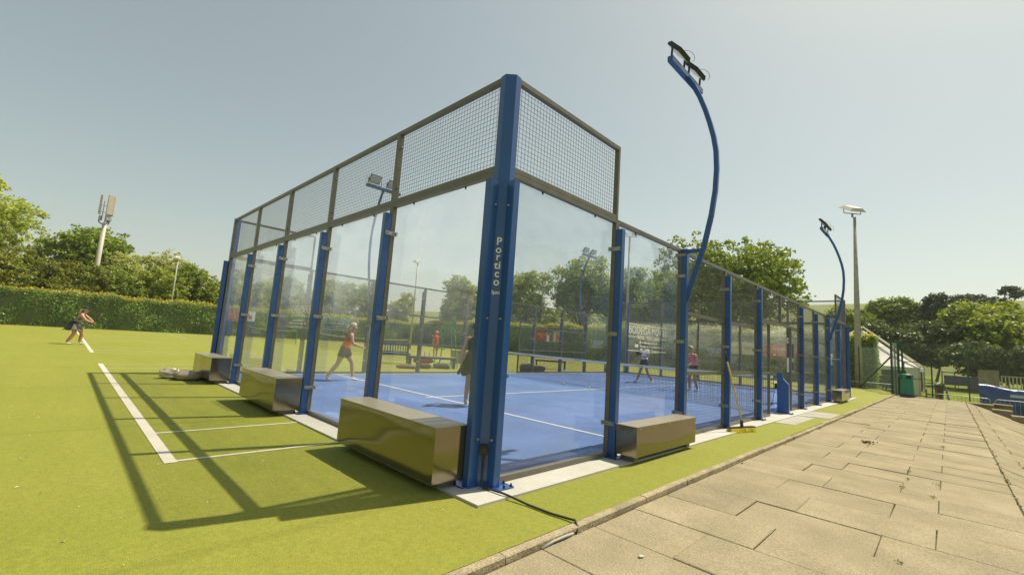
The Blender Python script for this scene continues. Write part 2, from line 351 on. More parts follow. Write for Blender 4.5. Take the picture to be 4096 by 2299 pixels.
def leaves(centres, size, rng, up=0.3, aspect=0.6, out=None):
    """one bent-free diamond leaf (4 vertices) per centre"""
    n = len(centres)
    nrm = rng.normal(size=(n, 3)); nrm /= np.linalg.norm(nrm, axis=1)[:, None]
    if out is not None: nrm = nrm+out*0.8
    nrm[:, 2] += up; nrm /= np.linalg.norm(nrm, axis=1)[:, None]
    t = rng.normal(size=(n, 3)); t -= nrm*np.sum(t*nrm, axis=1)[:, None]; t /= np.linalg.norm(t, axis=1)[:, None]
    b = np.cross(nrm, t); s = size*rng.uniform(0.6, 1.3, size=(n, 1))
    v = np.stack([centres-t*s*0.5, centres+b*s*0.5*aspect, centres+t*s*0.5, centres-b*s*0.5*aspect], 1).reshape(-1, 3)
    return v, np.arange(4*n).reshape(-1, 4)
_txt = {}
def text_mesh(s, size, mat, align='CENTER', extrude=0.0008, width=None, bold=0.0):
    key = (s, size, mat, align, width, bold)
    if key in _txt: return _txt[key]
    cu = bpy.data.curves.new('lettering', 'FONT'); cu.body = s; cu.size = size; cu.align_x = align; cu.extrude = extrude; cu.offset = bold
    o = bpy.data.objects.new('lettering', cu); COL.objects.link(o)
    dg = bpy.context.evaluated_depsgraph_get(); me = bpy.data.meshes.new_from_object(o.evaluated_get(dg))
    bpy.data.objects.remove(o); bpy.data.curves.remove(cu)
    me.materials.clear(); me.materials.append(M[mat])
    if width:
        xs = [v.co.x for v in me.vertices]; k = width/(max(xs)-min(xs))
        for v in me.vertices: v.co.x *= k
    _txt[key] = me; return me
def wires_rect(mb, u0, u1, z0, z1, y, sp=0.05, r=0.0032):
    """welded square mesh in the plane Y=y"""
    nu = max(1, int(round((u1-u0)/sp))); nz = max(1, int(round((z1-z0)/sp)))
    for i in range(1, nu):
        u = u0+(u1-u0)*i/nu; mb.bar((u, y, z0), (u, y, z1), r, caps=False)
    for i in range(1, nz):
        z = z0+(z1-z0)*i/nz; mb.bar((u0, y+r, z), (u1, y+r, z), r, caps=False)
    return mb
def chain_link(mb, L, z0, z1, sp=0.08, r=0.004, y=0.0):
    """diamond mesh along local X from 0 to L"""
    H = z1-z0; st = sp*1.4142
    n = int((L+H)/st)
    for i in range(1, n+1):
        c = i*st
        a = max(0, c-H); b = min(L, c)
        if b-a > 0.02:
            mb.bar((a, y, z0+(c-a)), (b, y, z0+(c-b)), r, caps=False)
            mb.bar((a, y+r, z1-(c-a)), (b, y+r, z1-(c-b)), r, caps=False)
    return mb
# ---------------------------------------------------------------- the setting
ZT = -0.022         # turf level; the steel cage stands on a concrete strip whose top is 0
def ground_height(x, y):
    t = min(1, max(0, (x-3.64)/2.6)); s = t*t*(3-2*t)
    q = min(1, max(0, (y-28.6)/1.2)); q = q*q*(3-2*q)
    low = -0.95+0.6*min(1, max(0, (y-31)/30))
    near = -0.25-0.85*s
    return near*(1-q)+low*q if x > -1.2 else -0.25*(1-q)-0.15*q
def build_setting():
    xs = sorted(set([-900, -500, -250, -140, -90, -60, -30, -10, -3, -1.3, -1.1, 0, 1.1, 2, 3, 3.6]+[3.7+0.26*i for i in range(12)]+[8, 12, 20, 40, 80, 160, 400, 900]))
    ys = sorted(set([-900, -400, -160, -80, -40, -20, -10, -4, 0, 5, 10, 15, 20, 25, 27, 28.6, 28.9, 29.2, 29.5, 29.8, 31, 36, 42, 50, 61, 80, 120, 200, 400, 900]))
    mb = MB(); nx = len(xs)
    mb.add([(x, y, ground_height(x, y)) for y in ys for x in xs], [(j*nx+i, j*nx+i+1, (j+1)*nx+i+1, (j+1)*nx+i) for j in range(len(ys)-1) for i in range(nx-1)])
    mb.build('ground', 'grass', kind='structure', smooth=True)
    # artificial turf
    t = MB(); t.add([(-48.0, -24, ZT), (1.05, -24, ZT), (1.05, 28.2, ZT), (0.2, 31.9, ZT), (-48.0, 31.9, ZT)], [(0, 1, 2, 3, 4)])
    turf = t.build('turf', 'turf', kind='structure')
    z = ZT+0.004
    def line(x0, x1, y0, y1):
        MB().add([(x0, y0, z), (x1, y0, z), (x1, y1, z), (x0, y1, z)], [(0, 1, 2, 3)]).build('court_line', 'court_line', turf)
    for k, x1 in enumerate((-2.09, -17.62, -33.15)):
        x0 = x1-10.97
        def side(x, y0=-2.0, y1=21.68): line(x-0.025, x+0.025, y0, y1)
        line(x0-0.025, x1+0.025, -2.10, -2.0)
        if k == 0:
            side(x1-.025, -2.0, -0.42); side(x1-1.37, -2.0, -0.42)
            side(x0+1.37); side(x0+.025)
            line(x0, -10.45, 21.68, 21.78)
        else:
            side(x1-.025); side(x1-1.37); side(x0+1.37); side(x0+.025)
            line(x0, x1, 21.68, 21.78)
            for yy in (3.39, 16.19): line(x0+1.395, x1-1.395, yy-0.025, yy+0.025)
            line((x0+x1)/2-.025, (x0+x1)/2+.025, 3.42, 16.16)
    # scraps of leaf and grit on the turf
    rng = random.Random(5); g = MB()
    for i in range(150):
        x = rng.uniform(-9, 1.0); y = rng.uniform(-3.4, -0.5) if x < 0.45 else rng.uniform(-2.5, 20)
        a = rng.uniform(0, 6.28); r = rng.uniform(0.002, 0.007); h = ZT+0.006
        g.add([(x+math.cos(a)*r*2, y+math.sin(a)*r*2, h), (x-math.sin(a)*r, y+math.cos(a)*r, h+0.006), (x-math.cos(a)*r*2, y-math.sin(a)*r*2, h), (x+math.sin(a)*r, y-math.cos(a)*r, h+0.002)], [(0, 1, 2, 3)])
    tag(g.build('turf_litter', 'court_line', kind='stuff'), 'pale scraps and grit scattered over the green turf', 'litter')
    # padel floor
    zf = ZT+0.008
    fl = MB(); fl.add([(-10.03, -0.03, zf), (0.03, -0.03, zf), (0.03, 20.03, zf), (-10.03, 20.03, zf)], [(0, 1, 2, 3)])
    floor = fl.build('padel_floor', 'court_blue', kind='structure')
    def pl(x0, x1, y0, y1):
        MB().add([(x0, y0, zf+.004), (x1, y0, zf+.004), (x1, y1, zf+.004), (x0, y1, zf+.004)], [(0, 1, 2, 3)]).build('painted_line', 'white_line', floor)
    pl(-9.95, -0.05, 3.03, 3.08); pl(-9.95, -0.05, 16.92, 16.97)
    pl(-5.025, -4.975, 2.83, 3.03); pl(-5.025, -4.975, 3.08, 16.92); pl(-5.025, -4.975, 16.97, 17.17)
    # concrete strip that carries the cage
    st = MB()
    st.box(-10.415, 0.415, -0.415, 0.03, -0.14, 0); st.box(-10.415, 0.415, 19.97, 20.415, -0.14, 0)
    st.box(-0.03, 0.415, 0.03, 19.97, -0.14, -0.0015); st.box(-10.415, -9.97, 0.03, 19.97, -0.14, -0.0015)
    st.build('concrete_strip', 'concrete_pale', kind='structure')
    ap = bpy.data.objects.new('entrance_apron', None); COL.objects.link(ap); ap['kind'] = 'structure'
    MB().add([(0.42, 8.05, -.012), (1.04, 8.45, -.03), (1.04, 10.45, -.03), (0.42, 10.1, -.012), (0.42, 8.05, -.1), (1.04, 8.45, -.1), (1.04, 10.45, -.1), (0.42, 10.1, -.1)], [(0, 1, 2, 3), (4, 5, 1, 0), (5, 6, 2, 1), (6, 7, 3, 2), (7, 4, 0, 3)]).build('concrete_slab', 'concrete_mid', ap)
    MB().add([(0.42, 10.13, -.008), (1.03, 10.48, -.016), (1.03, 12.0, -.016), (0.42, 11.75, -.008), (0.42, 10.13, -.1), (1.03, 10.48, -.1), (1.03, 12.0, -.1), (0.42, 11.75, -.1)], [(0, 1, 2, 3), (4, 5, 1, 0), (5, 6, 2, 1), (6, 7, 3, 2), (7, 4, 0, 3)]).build('concrete_slab', 'concrete_mid', ap)
    # kerb stones
    kr = bpy.data.objects.new('kerb', None); COL.objects.link(kr); kr['kind'] = 'structure'
    rng = random.Random(2); km = []
    for q in range(3):
        m = MB(); L = 0.908; c = 0.008; m.extr([(-0.035, -0.2), (0.035, -0.2), (0.035, -c), (0.035-c, 0), (-0.035+c, 0), (-0.035, -c)], 'y', 0, L); km.append(m.mesh('kerb_stone', 'kerb'))
    y = -7.2
    while y < 27.6:
        place('kerb_stone', km[rng.randrange(3)], kr, (1.085+rng.uniform(-.006, .006), y, ZT+0.006+rng.uniform(-.008, .006)), (rng.uniform(-.004, .004), rng.uniform(-.02, .02), rng.uniform(-.006, .006))); y += 0.915
    # paved path: courses of broken-bond slabs, each its own piece
    path = bpy.data.objects.new('path', None); COL.objects.link(path); path['kind'] = 'structure'
    bank = bpy.data.objects.new('paved_bank', None); COL.objects.link(bank); bank['kind'] = 'structure'
    zp = ZT-0.042
    MB().add([(1.12, -8, zp-.03), (3.64, -8, zp-.03), (3.64, 28.2, zp-.03), (1.12, 28.2, zp-.03)], [(0, 1, 2, 3)]).build('bedding', 'joint_soil', path)
    slabs = {}
    def slab_mesh(w, d):
        k = (round(w, 3), round(d, 3))
        if k not in slabs:
            v = []
            for q in range(3):
                r2 = random.Random(q*7+int(w*100)); m = MB(); c = 0.005; j = lambda: r2.uniform(-.004, .004)
                g = 0.0035
                P = [(g+j(), g+j()), (w-g+j(), g+j()), (w-g+j(), d-g+j()), (g+j(), d-g+j())]
                I = [(P[0][0]+c, P[0][1]+c), (P[1][0]-c, P[1][1]+c), (P[2][0]-c, P[2][1]-c), (P[3][0]+c, P[3][1]-c)]
                m.add([(x, y, -0.05) for x, y in P]+[(x, y, -c) for x, y in P]+[(x, y, 0) for x, y in I],
                      [(8, 9, 10, 11)]+[(i, (i+1) % 4, 4+(i+1) % 4, 4+i) for i in range(4)]+[(4+i, 4+(i+1) % 4, 8+(i+1) % 4, 8+i) for i in range(4)])
                v.append(m.mesh('paving_slab', 'slab'))
            slabs[k] = v
        return slabs[k]
    rng = random.Random(11); pitch = 0.625; n0 = -12
    for n in range(n0, 45):
        y = 0.17+pitch*n
        cuts = (1.125, 1.76, 2.70, 3.635) if n % 2 == 0 else (1.125, 2.08, 3.02, 3.635)
        for a, b in zip(cuts, cuts[1:]):
            tilt = 0.006 if rng.random() < 0.85 else 0.016
            place('paving_slab', slab_mesh(b-a, pitch)[rng.randrange(3)], path, (a, y, zp+rng.uniform(-.005, .004)), (rng.uniform(-tilt, tilt), rng.uniform(-.006, .006), rng.uniform(-.003, .003)))
    ang = R(19.5)
    MB().add([(3.64, -6, zp-.03), (3.64+2.5*math.cos(ang), -6, zp-.03-2.5*math.sin(ang)), (3.64+2.5*math.cos(ang), 27.5, zp-.03-2.5*math.sin(ang)), (3.64, 27.5, zp-.03)], [(0, 1, 2, 3)]).build('bedding', 'joint_soil', bank)
    for n in range(0, 45):
        y = -0.2+pitch*n
        cuts = (0.0, 0.31, 1.24, 2.17) if n % 2 == 0 else (0.0, 0.78, 1.70, 2.17)
        for a, b in zip(cuts, cuts[1:]):
            place('paving_slab', slab_mesh(b-a, pitch)[rng.randrange(3)], bank, (3.645+a*math.cos(ang), y, zp-a*math.sin(ang)+rng.uniform(-.004, .003)), (rng.uniform(-.008, .008), ang+rng.uniform(-.008, .008), rng.uniform(-.003, .003)))
    # hills
    def ridge(name, mat, pts, depth, base):
        m = MB(); n = len(pts); rows = 6; vs = []; fs = []
        for r in range(rows+1):
            t = r/rows
            for (x, y, zz) in pts:
                d = math.hypot(x, y); k = 1-depth*(1-t)/d
                vs.append((x*k, y*k, base+(zz-base)*(t**0.8)))
        for r in range(rows):
            for i in range(n-1): fs.append((r*n+i, r*n+i+1, (r+1)*n+i+1, (r+1)*n+i))
        b = len(vs)
        for (x, y, zz) in pts:
            d = math.hypot(x, y); vs.append((x*(1+depth/d), y*(1+depth/d), base))
        for i in range(n-1): fs.append((rows*n+i, rows*n+i+1, b+i+1, b+i))
        return m.add(vs, fs).build(name, mat, smooth=True, kind='structure')
    ridge('hill', 'hill_grass', [(-420, 150, 18), (-330, 240, 24), (-230, 320, 33), (-140, 370, 40), (-48, 394, 45), (5, 397, 46), (40, 396, 46.5), (110, 385, 45), (210, 340, 40), (300, 250, 25)], 230, -2)
    ridge('wooded_hill', 'hill_wood', [(36, 640, 50), (52, 640, 66), (66, 636, 74), (90, 632, 79), (140, 620, 84), (220, 590, 80), (320, 540, 60)], 200, -2)
build_setting()

# ---------------------------------------------------------------- padel cage
YI, YO = -0.05, -0.11     # frame tube: inner and outer face (local +Y points into the court)
FW = 0.04
bolt_me = MB().lathe([(0.013, 0), (0.013, 0.008), (0.009, 0.012), (0.009, 0.022), (0.004, 0.029)], n=8).mesh('bolt', 'bolt_dark', True)
bolt_bright = MB().lathe([(0.012, 0), (0.012, 0.006), (0.008, 0.010), (0.008, 0.018), (0.003, 0.022)], n=8).mesh('bolt', 'stainless', True)
plate_me = MB().cbox(-0.10, 0.10, -0.08, 0.07, 0, 0.012).mesh('base_plate', 'steel_blue')
clamp_me = MB().box(0, 0.006, -0.075, 0.09, -0.025, 0.025).box(0.006, 0.03, 0.07, 0.09, -0.025, 0.025).mesh('clamp', 'stainless')
post_mesh = {}
def tube_frame(u0, u1, z0, z1, rails=()):
    m = MB(); g = 0.0015
    m.box(u0+g, u0+FW, YO, YI, z0, z1); m.box(u1-FW, u1-g, YO, YI, z0, z1)
    m.box(u0+FW, u1-FW, YO+.0015, YI-.0015, z0, z0+0.05); m.box(u0+FW, u1-FW, YO+.0015, YI-.0015, z1-0.05, z1)
    for r in rails: m.box(u0+FW, u1-FW, YO+.0015, YI-.0015, r-0.028, r+0.028)
    return m
def glass_bay(wall, u0, u1, lettering=None):
    fr = tube_frame(u0, u1, 0.004, 3.0).build('glass_frame', 'frame_grey', wall)
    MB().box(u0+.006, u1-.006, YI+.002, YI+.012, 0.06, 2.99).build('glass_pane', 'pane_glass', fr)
    for uu in (u0+0.5, u1-0.5): place('bolt', bolt_me, fr, (uu, YO+.02, 2.935), (R(180), 0, 0))
    if lettering: bodega(fr, (u0+u1)/2+lettering[1], lettering[0])
def mesh_bay(wall, u0, u1, z0, z1, rails=()):
    fr = tube_frame(u0, u1, z0, z1, rails).build('mesh_frame', 'frame_grey', wall)
    lv = [z0+.05]+[v for r in rails for v in (r-.028, r+.028)]+[z1-.05]
    wm = MB()
    for a, b in zip(lv[::2], lv[1::2]): wires_rect(wm, u0+FW, u1-FW, a, b, -0.08)
    wm.build('wire_mesh', 'wire_grey', fr, kind='stuff')
    if z0 > 2.5:
        for zz in (z0+.22, z1-.22): place('bolt', bolt_bright, fr, (u0+FW, -0.08, zz), (0, R(90), 0))
def bodega(fr, uc, outside):
    """shop lettering stuck on the glass"""
    rot = (R(90), 0, 0) if outside else (R(90), 0, R(180)); y = YI-.001 if outside else YI+.0145
    sg = 1 if outside else -1
    def t(s, size, z, width=None, du=0.0, bold=0.0):
        place('lettering', text_mesh(s, size, 'white_vinyl', width=width, bold=bold), fr, (uc+sg*du, y, z), rot)
    def bar(a, b, z, h=0.009): MB().box(min(uc+sg*a, uc+sg*b), max(uc+sg*a, uc+sg*b), y-.0008, y+.0008, z-h/2, z+h/2).build('lettering_rule', 'white_vinyl', fr)
    bar(-.575, .575, 1.675, .012)
    t('BODEGA', 0.155, 1.545, 0.62, -.262); t('MOV', 0.155, 1.545, 0.30, 0.24); t('L', 0.155, 1.545, 0.055, 0.545)
    MB().box(uc+sg*.47-.016, uc+sg*.47+.016, y-.0008, y+.0008, 1.545, 1.605).box(uc+sg*.47-.007, uc+sg*.47+.007, y-.0007, y+.0007, 1.605, 1.65).build('bottle_emblem', 'white_vinyl', fr)
    bar(-.575, -.355, 1.50, .011); bar(.385, .575, 1.50, .011)
    t('WINE MERCHANT', 0.085, 1.47, 0.70, 0.015, 0.0008)
    t('sales@bodegamovil.co.uk', 0.045, 1.415, 0.47, 0.03)
    t('@bodegamovil  www.bodegamovil.co.uk', 0.04, 1.365, 0.66, 0.08)
    MB().box(uc+sg*-.32-.022, uc+sg*-.32+.022, y-.0008, y+.0008, 1.357, 1.402).box(uc+sg*-.37-.022, uc+sg*-.37+.022, y-.0008, y+.0008, 1.357, 1.402).box(uc+sg*-.245-.02, uc+sg*-.245+.02, y-.0008, y+.0008, 1.41, 1.45).build('media_icon', 'white_vinyl', fr)
    bar(-.575, -.27, 1.31, .011); bar(.33, .575, 1.31, .011)
    t('Uncork & Unwind', 0.075, 1.288, 0.56, 0.03)
def post(wall, u, h=2.86, w=0.08, side=1, clamps=(0.4, 1.5, 2.6), detail=True):
    k = (h, w)
    if k not in post_mesh: post_mesh[k] = MB().cbox(-w/2, w/2, -0.092, 0.0, 0, h, 0.005).mesh('post', 'steel_blue')
    p = place('post', post_mesh[k], wall, (u, YO-.002, 0))
    place('base_plate', plate_me, p, (0, -0.07, 0.0005))
    if detail:
        for bx in (-.075, .075):
            for by in (-.13, -.025): place('bolt', bolt_me, p, (bx, by, 0.012))
    for z in clamps:
        place('clamp', clamp_me, p, (w/2+.0015 if side > 0 else -w/2-.0015, 0, z), (0, 0, 0), (side, 1, 1))
        if detail:
            for by in (-.05, .035): place('bolt', bolt_bright, p, (side*(w/2+.007), by, z), (0, R(90*side), 0))
    return p
def back_wall(name, label, loc, rz, detail, side):
    wl = thing(name, label, 'cage wall', loc, rz)
    for i in range(5):
        glass_bay(wl, 2*i, 2*i+2, (False, 0.0) if i == 2 else None)
        mesh_bay(wl, 2*i, 2*i+2, 3.003, 4.0)
    for u in (2, 4, 6, 8): post(wl, u, side=side, detail=detail)
    return wl
def side_wall(name, label, loc, rz, detail, side):
    wl = thing(name, label, 'cage wall', loc, rz)
    for a, b, top, let in ((0, 2, 1, 0), (2, 4, 0, 1), (16, 18, 0, 1), (18, 20, 1, 0)):
        glass_bay(wl, a, b, (True, 0.05 if a < 10 else -0.05) if let else None)
        if top: mesh_bay(wl, a, b, 3.003, 4.0)
    for a in (4, 6, 12, 14): mesh_bay(wl, a, a+2, 0.004, 3.0, (1.0, 1.98))
    mesh_bay(wl, 8, 10, 2.2, 3.0); mesh_bay(wl, 10, 12, 2.2, 3.0)
    mesh_bay(wl, 8, 9, 0.004, 2.197, (1.0,)); mesh_bay(wl, 11, 12, 0.004, 2.197, (1.0,))
    for u in (2, 6, 8, 12, 14, 18): post(wl, u, side=side, detail=detail)
    for u in (4, 16): post(wl, u, 2.995, 0.09, side, (0.4, 1.5, 2.55, 2.9), detail)
    return wl
back_wall('cage_end_wall', 'near glazed end wall of the padel cage with three steel boxes along its foot', (-10, 0, 0), 0, True, 1)
side_wall('cage_side_wall', 'right side wall of the padel cage beside the paved path, with glass ends and mesh middle', (0, 0, 0), R(90), True, -1)
back_wall('cage_end_wall', 'far glazed end wall of the padel cage next to the hedge', (0, 20, 0), R(180), False, -1)
side_wall('cage_side_wall', 'left side wall of the padel cage with the benches and umpire chair behind it', (-10, 20, 0), R(-90), False, 1)
def corner(label, loc, rz, near):
    c = thing('corner_post', label, 'corner post', loc, rz, 'corner posts of the cage')
    MB().prism([(-.03, -.115), (.045, -.125), (.125, -.045), (.115, .03), (.05, .03), (-.03, -.05)], 0, 4.005).build('column', 'steel_blue', c)
    pa = MB().cbox(-.012, .068, -.235, -.128, 0, 2.87, .005).build('channel_post', 'steel_blue', c)
    pb = MB().cbox(.128, .222, -.068, .012, 0, 2.87, .005).build('channel_post', 'steel_blue', c)
    place('base_plate', plate_me, pa, (-.055, -.20, 0.0006)); place('base_plate', plate_me, pb, (.20, .045, 0.0006), (0, 0, R(90)))
    for x, y in ((-.13, -.26), (-.13, -.15), (-.08, -.26)): place('bolt', bolt_me, pa, (x, y, .012))
    for x, y in ((.26, .03), (.26, .12), (.165, .12)): place('bolt', bolt_me, pb, (x, y, .012))
    if near:
        for z in (.42, 1.52, 2.62):
            place('bolt', bolt_bright, pa, (.0685, -.16, z), (0, R(90), 0)); place('bolt', bolt_bright, pb, (.165, -.0685, z), (R(90), 0, 0))
        n = Vector((1, -1, 0)).normalized(); mid = Vector((.085, -.085, 0))+n*.0015
        rot = (R(90), 0, R(45))
        for s, sz, z in (('P', .105, 2.235), ('o', .105, 2.155), ('r', .105, 2.085), ('ti', .105, 2.0), ('c', .105, 1.92), ('o', .105, 1.84)):
            place('lettering', text_mesh(s, sz, 'white_vinyl', bold=.0018, width=.062 if s == 'ti' else None), c, mid+Vector((0, 0, z)), rot)
        place('lettering', text_mesh('Sport', .05, 'white_vinyl', width=.08, bold=.0012), c, mid+Vector((0, 0, 1.755)), rot)
        sk = MB(); t = Vector((1, 1, 0)).normalized()
        def P(a, b, z): return mid+t*a+n*b+Vector((0, 0, z))
        sk.add([P(a, b, z) for z in (.28, .37) for a, b in ((-.04, 0), (.04, 0), (.04, .028), (-.04, .028))], [(3, 2, 1, 0), (4, 5, 6, 7), (0, 1, 5, 4), (1, 2, 6, 5), (2, 3, 7, 6), (3, 0, 4, 7)])
        sk.tube([P(0, .028, .325), P(0, .045, .325)], .034, 14); sk.tube([P(0, .03, .30), P(0, .036, .25), P(0, .03, .2)], [.016, .014, .009], 10)
        sk.build('power_socket', 'black_plastic', c)
    return c
corner('blue chamfered corner post with white maker lettering, nearest the camera', (0, 0, 0), 0, True)
corner('blue corner post at the far right end of the cage by the hedge', (0, 20, 0), R(90), False)
corner('blue corner post at the left end of the near glazed wall', (-10, 0, 0), R(-90), False)
corner('blue corner post at the far left corner of the cage, seen through the glass', (-10, 20, 0), R(180), False)

# net and net posts
def padel_net():
    t = thing('padel_net', 'black padel net with white top band across the blue court', 'net', (-5, 10, ZT))
    nm = MB()
    H = lambda x: 0.87+0.05*(abs(x)/5)**2
    N = 222
    for i in range(N+1):
        x = -4.92+9.84*i/N; nm.bar((x, 0, .02), (x, 0, H(x)-.03), .0048, caps=False)
    for j in range(19):
        z = .03+j*.046; nm.bar((-4.92, .003, z), (4.92, .003, z), .0048, caps=False)
    nm.build('net_mesh', 'black_plastic', t, kind='stuff')
    b = MB(); b.tube([(x, 0, H(x)-.02) for x in [-4.92+9.84*i/24 for i in range(25)]], .01, rect=(.075, .012), up=(0, 1, 0)); bo = b.build('top_band', 'white_vinyl', t)
    for x in (-3.6, -1.2, 1.2, 3.6, 4.55): place('lettering', text_mesh('Portico Sport', .045, 'bolt_dark'), bo, (x, -.0085, H(x)-.036), (R(90), 0, 0))
    c = MB(); c.tube([(-5.02, 0, .93)]+[(x, 0, H(x)+.003) for x in [-4.9+9.8*i/12 for i in range(13)]]+[(5.02, 0, .93)], .005, 6); c.build('cord', 'dark_cable', t)
    k = MB(); k.tube([(4.92, 0, .9), (4.94, .01, .5), (4.9, .02, .3), (4.82, .02, .1), (4.7, .02, .01)], .006, 6); k.build('loose_cord', 'dark_cable', t)
padel_net()
def net_post(label, loc, rz):
    t = thing('net_post', label, 'net post', loc, rz, 'net posts of the padel court')
    MB().extr([(-.06, 0), (.20, 0), (.20, .72), (.06, .86), (.06, 1.0), (-.06, 1.0)], 'y', -.04, .06).build('body', 'steel_blue', t)
    MB().box(-.13, .28, -.10, .12, 0, .012).build('base_plate', 'steel_blue', t)
    for x in (-.105, .25):
        for y in (-.08, .10): place('bolt', bolt_me, t, (x, y, .012))
    MB().box(-.12, -.061, -.03, .05, .58, .72).tube([(-.14, .01, .70), (-.2, .01, .72)], .008, 6).build('winder', 'black_plastic', t)
net_post('blue slant-topped net post in the right-hand court entrance', (.06, 10.06, 0), 0)
net_post('blue slant-topped net post on the far left side of the court', (-10.06, 10.0, 0), R(180))
# ---------------------------------------------------------------- floodlight masts on the cage
def make_mast(label):
    t = thing('floodlight_mast', label, 'floodlight', (0, 0, 0), 0, 'arched floodlight masts bolted to the cage')
    pts = [(.20, 2.15), (.245, 2.35), (.34, 2.65), (.45, 3.01), (.56, 3.51), (.615, 3.9), (.632, 4.25), (.62, 4.55), (.58, 4.80), (.515, 5.06), (.44, 5.31), (.35, 5.56), (.24, 5.80), (.13, 5.99)]
    MB().tube([(x, 0, z) for x, z in pts], .04, rect=(.052, .072), up=(1, 0, 0)).build('arched_pole', 'steel_blue', t)
    MB().bar((.12, 0, 2.955), (.43, 0, 2.955), .05, .06).build('bracket', 'steel_blue', t)
    MB().box(.06, .15, -.62, .62, 5.99, 6.08).build('crossbar', 'steel_blue', t)
    n = Vector((-.75, 0, -.66)).normalized(); up = Vector((-.66, 0, .75)).normalized(); yv = Vector((0, 1, 0))
    for sy in (-.33, .33):
        c = Vector((.12, sy, 6.30))
        def P(a, b, d): return c+yv*a+up*b+n*d
        def slab(a, b, d0, d1): return [P(-a, -b, d0), P(a, -b, d0), P(a, b, d0), P(-a, b, d0), P(-a, -b, d1), P(a, -b, d1), P(a, b, d1), P(-a, b, d1)]
        F = [(3, 2, 1, 0), (4, 5, 6, 7), (0, 1, 5, 4), (1, 2, 6, 5), (2, 3, 7, 6), (3, 0, 4, 7)]
        h = MB().add(slab(.195, .15, -.018, .026), F)
        for k in range(9):
            a = -.17+.0425*k; h.add([P(a-.006, -.14, -.045), P(a+.006, -.14, -.045), P(a+.006, .14, -.045), P(a-.006, .14, -.045), P(a-.006, -.14, -.018), P(a+.006, -.14, -.018), P(a+.006, .14, -.018), P(a-.006, .14, -.018)], F)
        lamp = h.build('lamp_housing', 'lamp_black', t)
        MB().add(slab(.182, .137, .027, .032), F).build('lamp_lens', 'lamp_glass', lamp)
        br = MB()
        for s in (-1, 1): br.bar((.10, sy+s*.235, 6.07), P(s*.235, 0, .005), .035, .01, up=(0, 1, 0))
        br.box(.07, .14, sy-.235, sy+.235, 6.082, 6.092); br.build('lamp_bracket', 'lamp_black', lamp)
        cb = MB(); cb.tube([P(.1, .02, -.05), P(.13, .02, -.09), P(.17, 0, -.12), P(.21, -.04, -.13), P(.24, -.09, -.12), P(.25, -.14, -.09), P(.23, -.18, -.05), P(.19, -.2, -.02)], .004, 6); cb.build('lamp_cable', 'dark_cable', lamp)
    return t
m1 = make_mast('arched blue floodlight mast nearest the camera on the right side of the cage'); m1.location = (0, 4, 0)
def mast_copy(label, loc, rz):
    c = copy_tree(m1); c.location = loc; c.rotation_euler = (0, 0, rz); c['label'] = label
mast_copy('arched blue floodlight mast at the far right, beside the concrete lamp column', (0, 16, 0), 0)
mast_copy('arched blue floodlight mast seen through the near left glass, lamps behind the top mesh', (-10, 4, 0), R(180))
mast_copy('arched floodlight mast against the trees, seen through the right glass', (-10, 16, 0), R(180))

# ---------------------------------------------------------------- steel ballast boxes
def ballast(label, x0, x1, y0, y1, h, z0, axis, dent):
    """axis 'x': long side faces -y; axis 'y': long side faces +x"""
    t = thing('ballast_box', label, 'steel box', ((x0+x1)/2, (y0+y1)/2, 0), 0, 'steel ballast boxes around the cage')
    cx, cy = (x0+x1)/2, (y0+y1)/2; a0, a1, b0, b1 = x0-cx, x1-cx, y0-cy, y1-cy
    nb = 14; m = MB(); rng = random.Random(dent)
    # sheet-metal sides, a little buckled on the long face
    def wall_sheet(P, Q, amp):
        P = Vector(P); Q = Vector(Q); d = Q-P; nn = Vector((d.y, -d.x, 0)).normalized(); vs = []; fs = []; R2 = 8
        for j in range(R2+1):
            for i in range(nb+1):
                s = i/nb; r = j/R2; e = math.sin(math.pi*s)*math.sin(math.pi*r)
                k = amp*e*(math.sin(3.1*s*3+dent)*0.6+math.sin(5*r+2*s+dent))
                q = P+d*s+nn*k; vs.append((q.x, q.y, z0+(h-.004-z0)*r))
        for j in range(R2):
            for i in range(nb): fs.append((j*(nb+1)+i, j*(nb+1)+i+1, (j+1)*(nb+1)+i+1, (j+1)*(nb+1)+i))
        m.add(vs, fs)
    e = .004
    wall_sheet((a0+e, b0+e, 0), (a1-e, b0+e, 0), .005 if axis == 'x' else .001); wall_sheet((a1-e, b0+e, 0), (a1-e, b1-e, 0), .001 if axis == 'x' else .005)
    wall_sheet((a1-e, b1-e, 0), (a0+e, b1-e, 0), 0); wall_sheet((a0+e, b1-e, 0), (a0+e, b0+e, 0), 0)
    m.build('casing', 'box_steel', t, smooth=True)
    MB().box(a0+.01, a1-.01, b0+.01, b1-.01, z0+.002, z0+.006).build('bottom', 'bolt_dark', t)
    MB().box(a0, a1, b0, b1, h-.006, h).build('lid', 'box_lid', t)
    lip = MB()
    if axis == 'x': lip.box(a0, a1, b0, b0+.003, h-.045, h-.006)
    else: lip.box(a1-.003, a1, b0, b1, h-.045, h-.006)
    lip.build('lid_lip', 'box_steel', t)
    for k in range(5):
        q = (k/4-.5)*.92
        if axis == 'x': place('rivet', bolt_bright, t, ((a1-a0)*q, b0-.001, h-.025), (R(90), 0, 0), (.45, .45, .3))
        else: place('rivet', bolt_bright, t, (a1+.001, (b1-b0)*q, h-.025), (0, R(90), 0), (.45, .45, .3))
    for s in (-.36, .36):
        f = MB()
        if axis == 'x': f.box(s*(a1-a0)*1.2-.05, s*(a1-a0)*1.2+.05, b0+.12, b1-.04, 0, z0)
        else: f.box(a0+.04, a1-.06, s*(b1-b0)*1.2-.05, s*(b1-b0)*1.2+.05, 0, z0)
        f.build('foot', 'frame_grey', t)
    return t
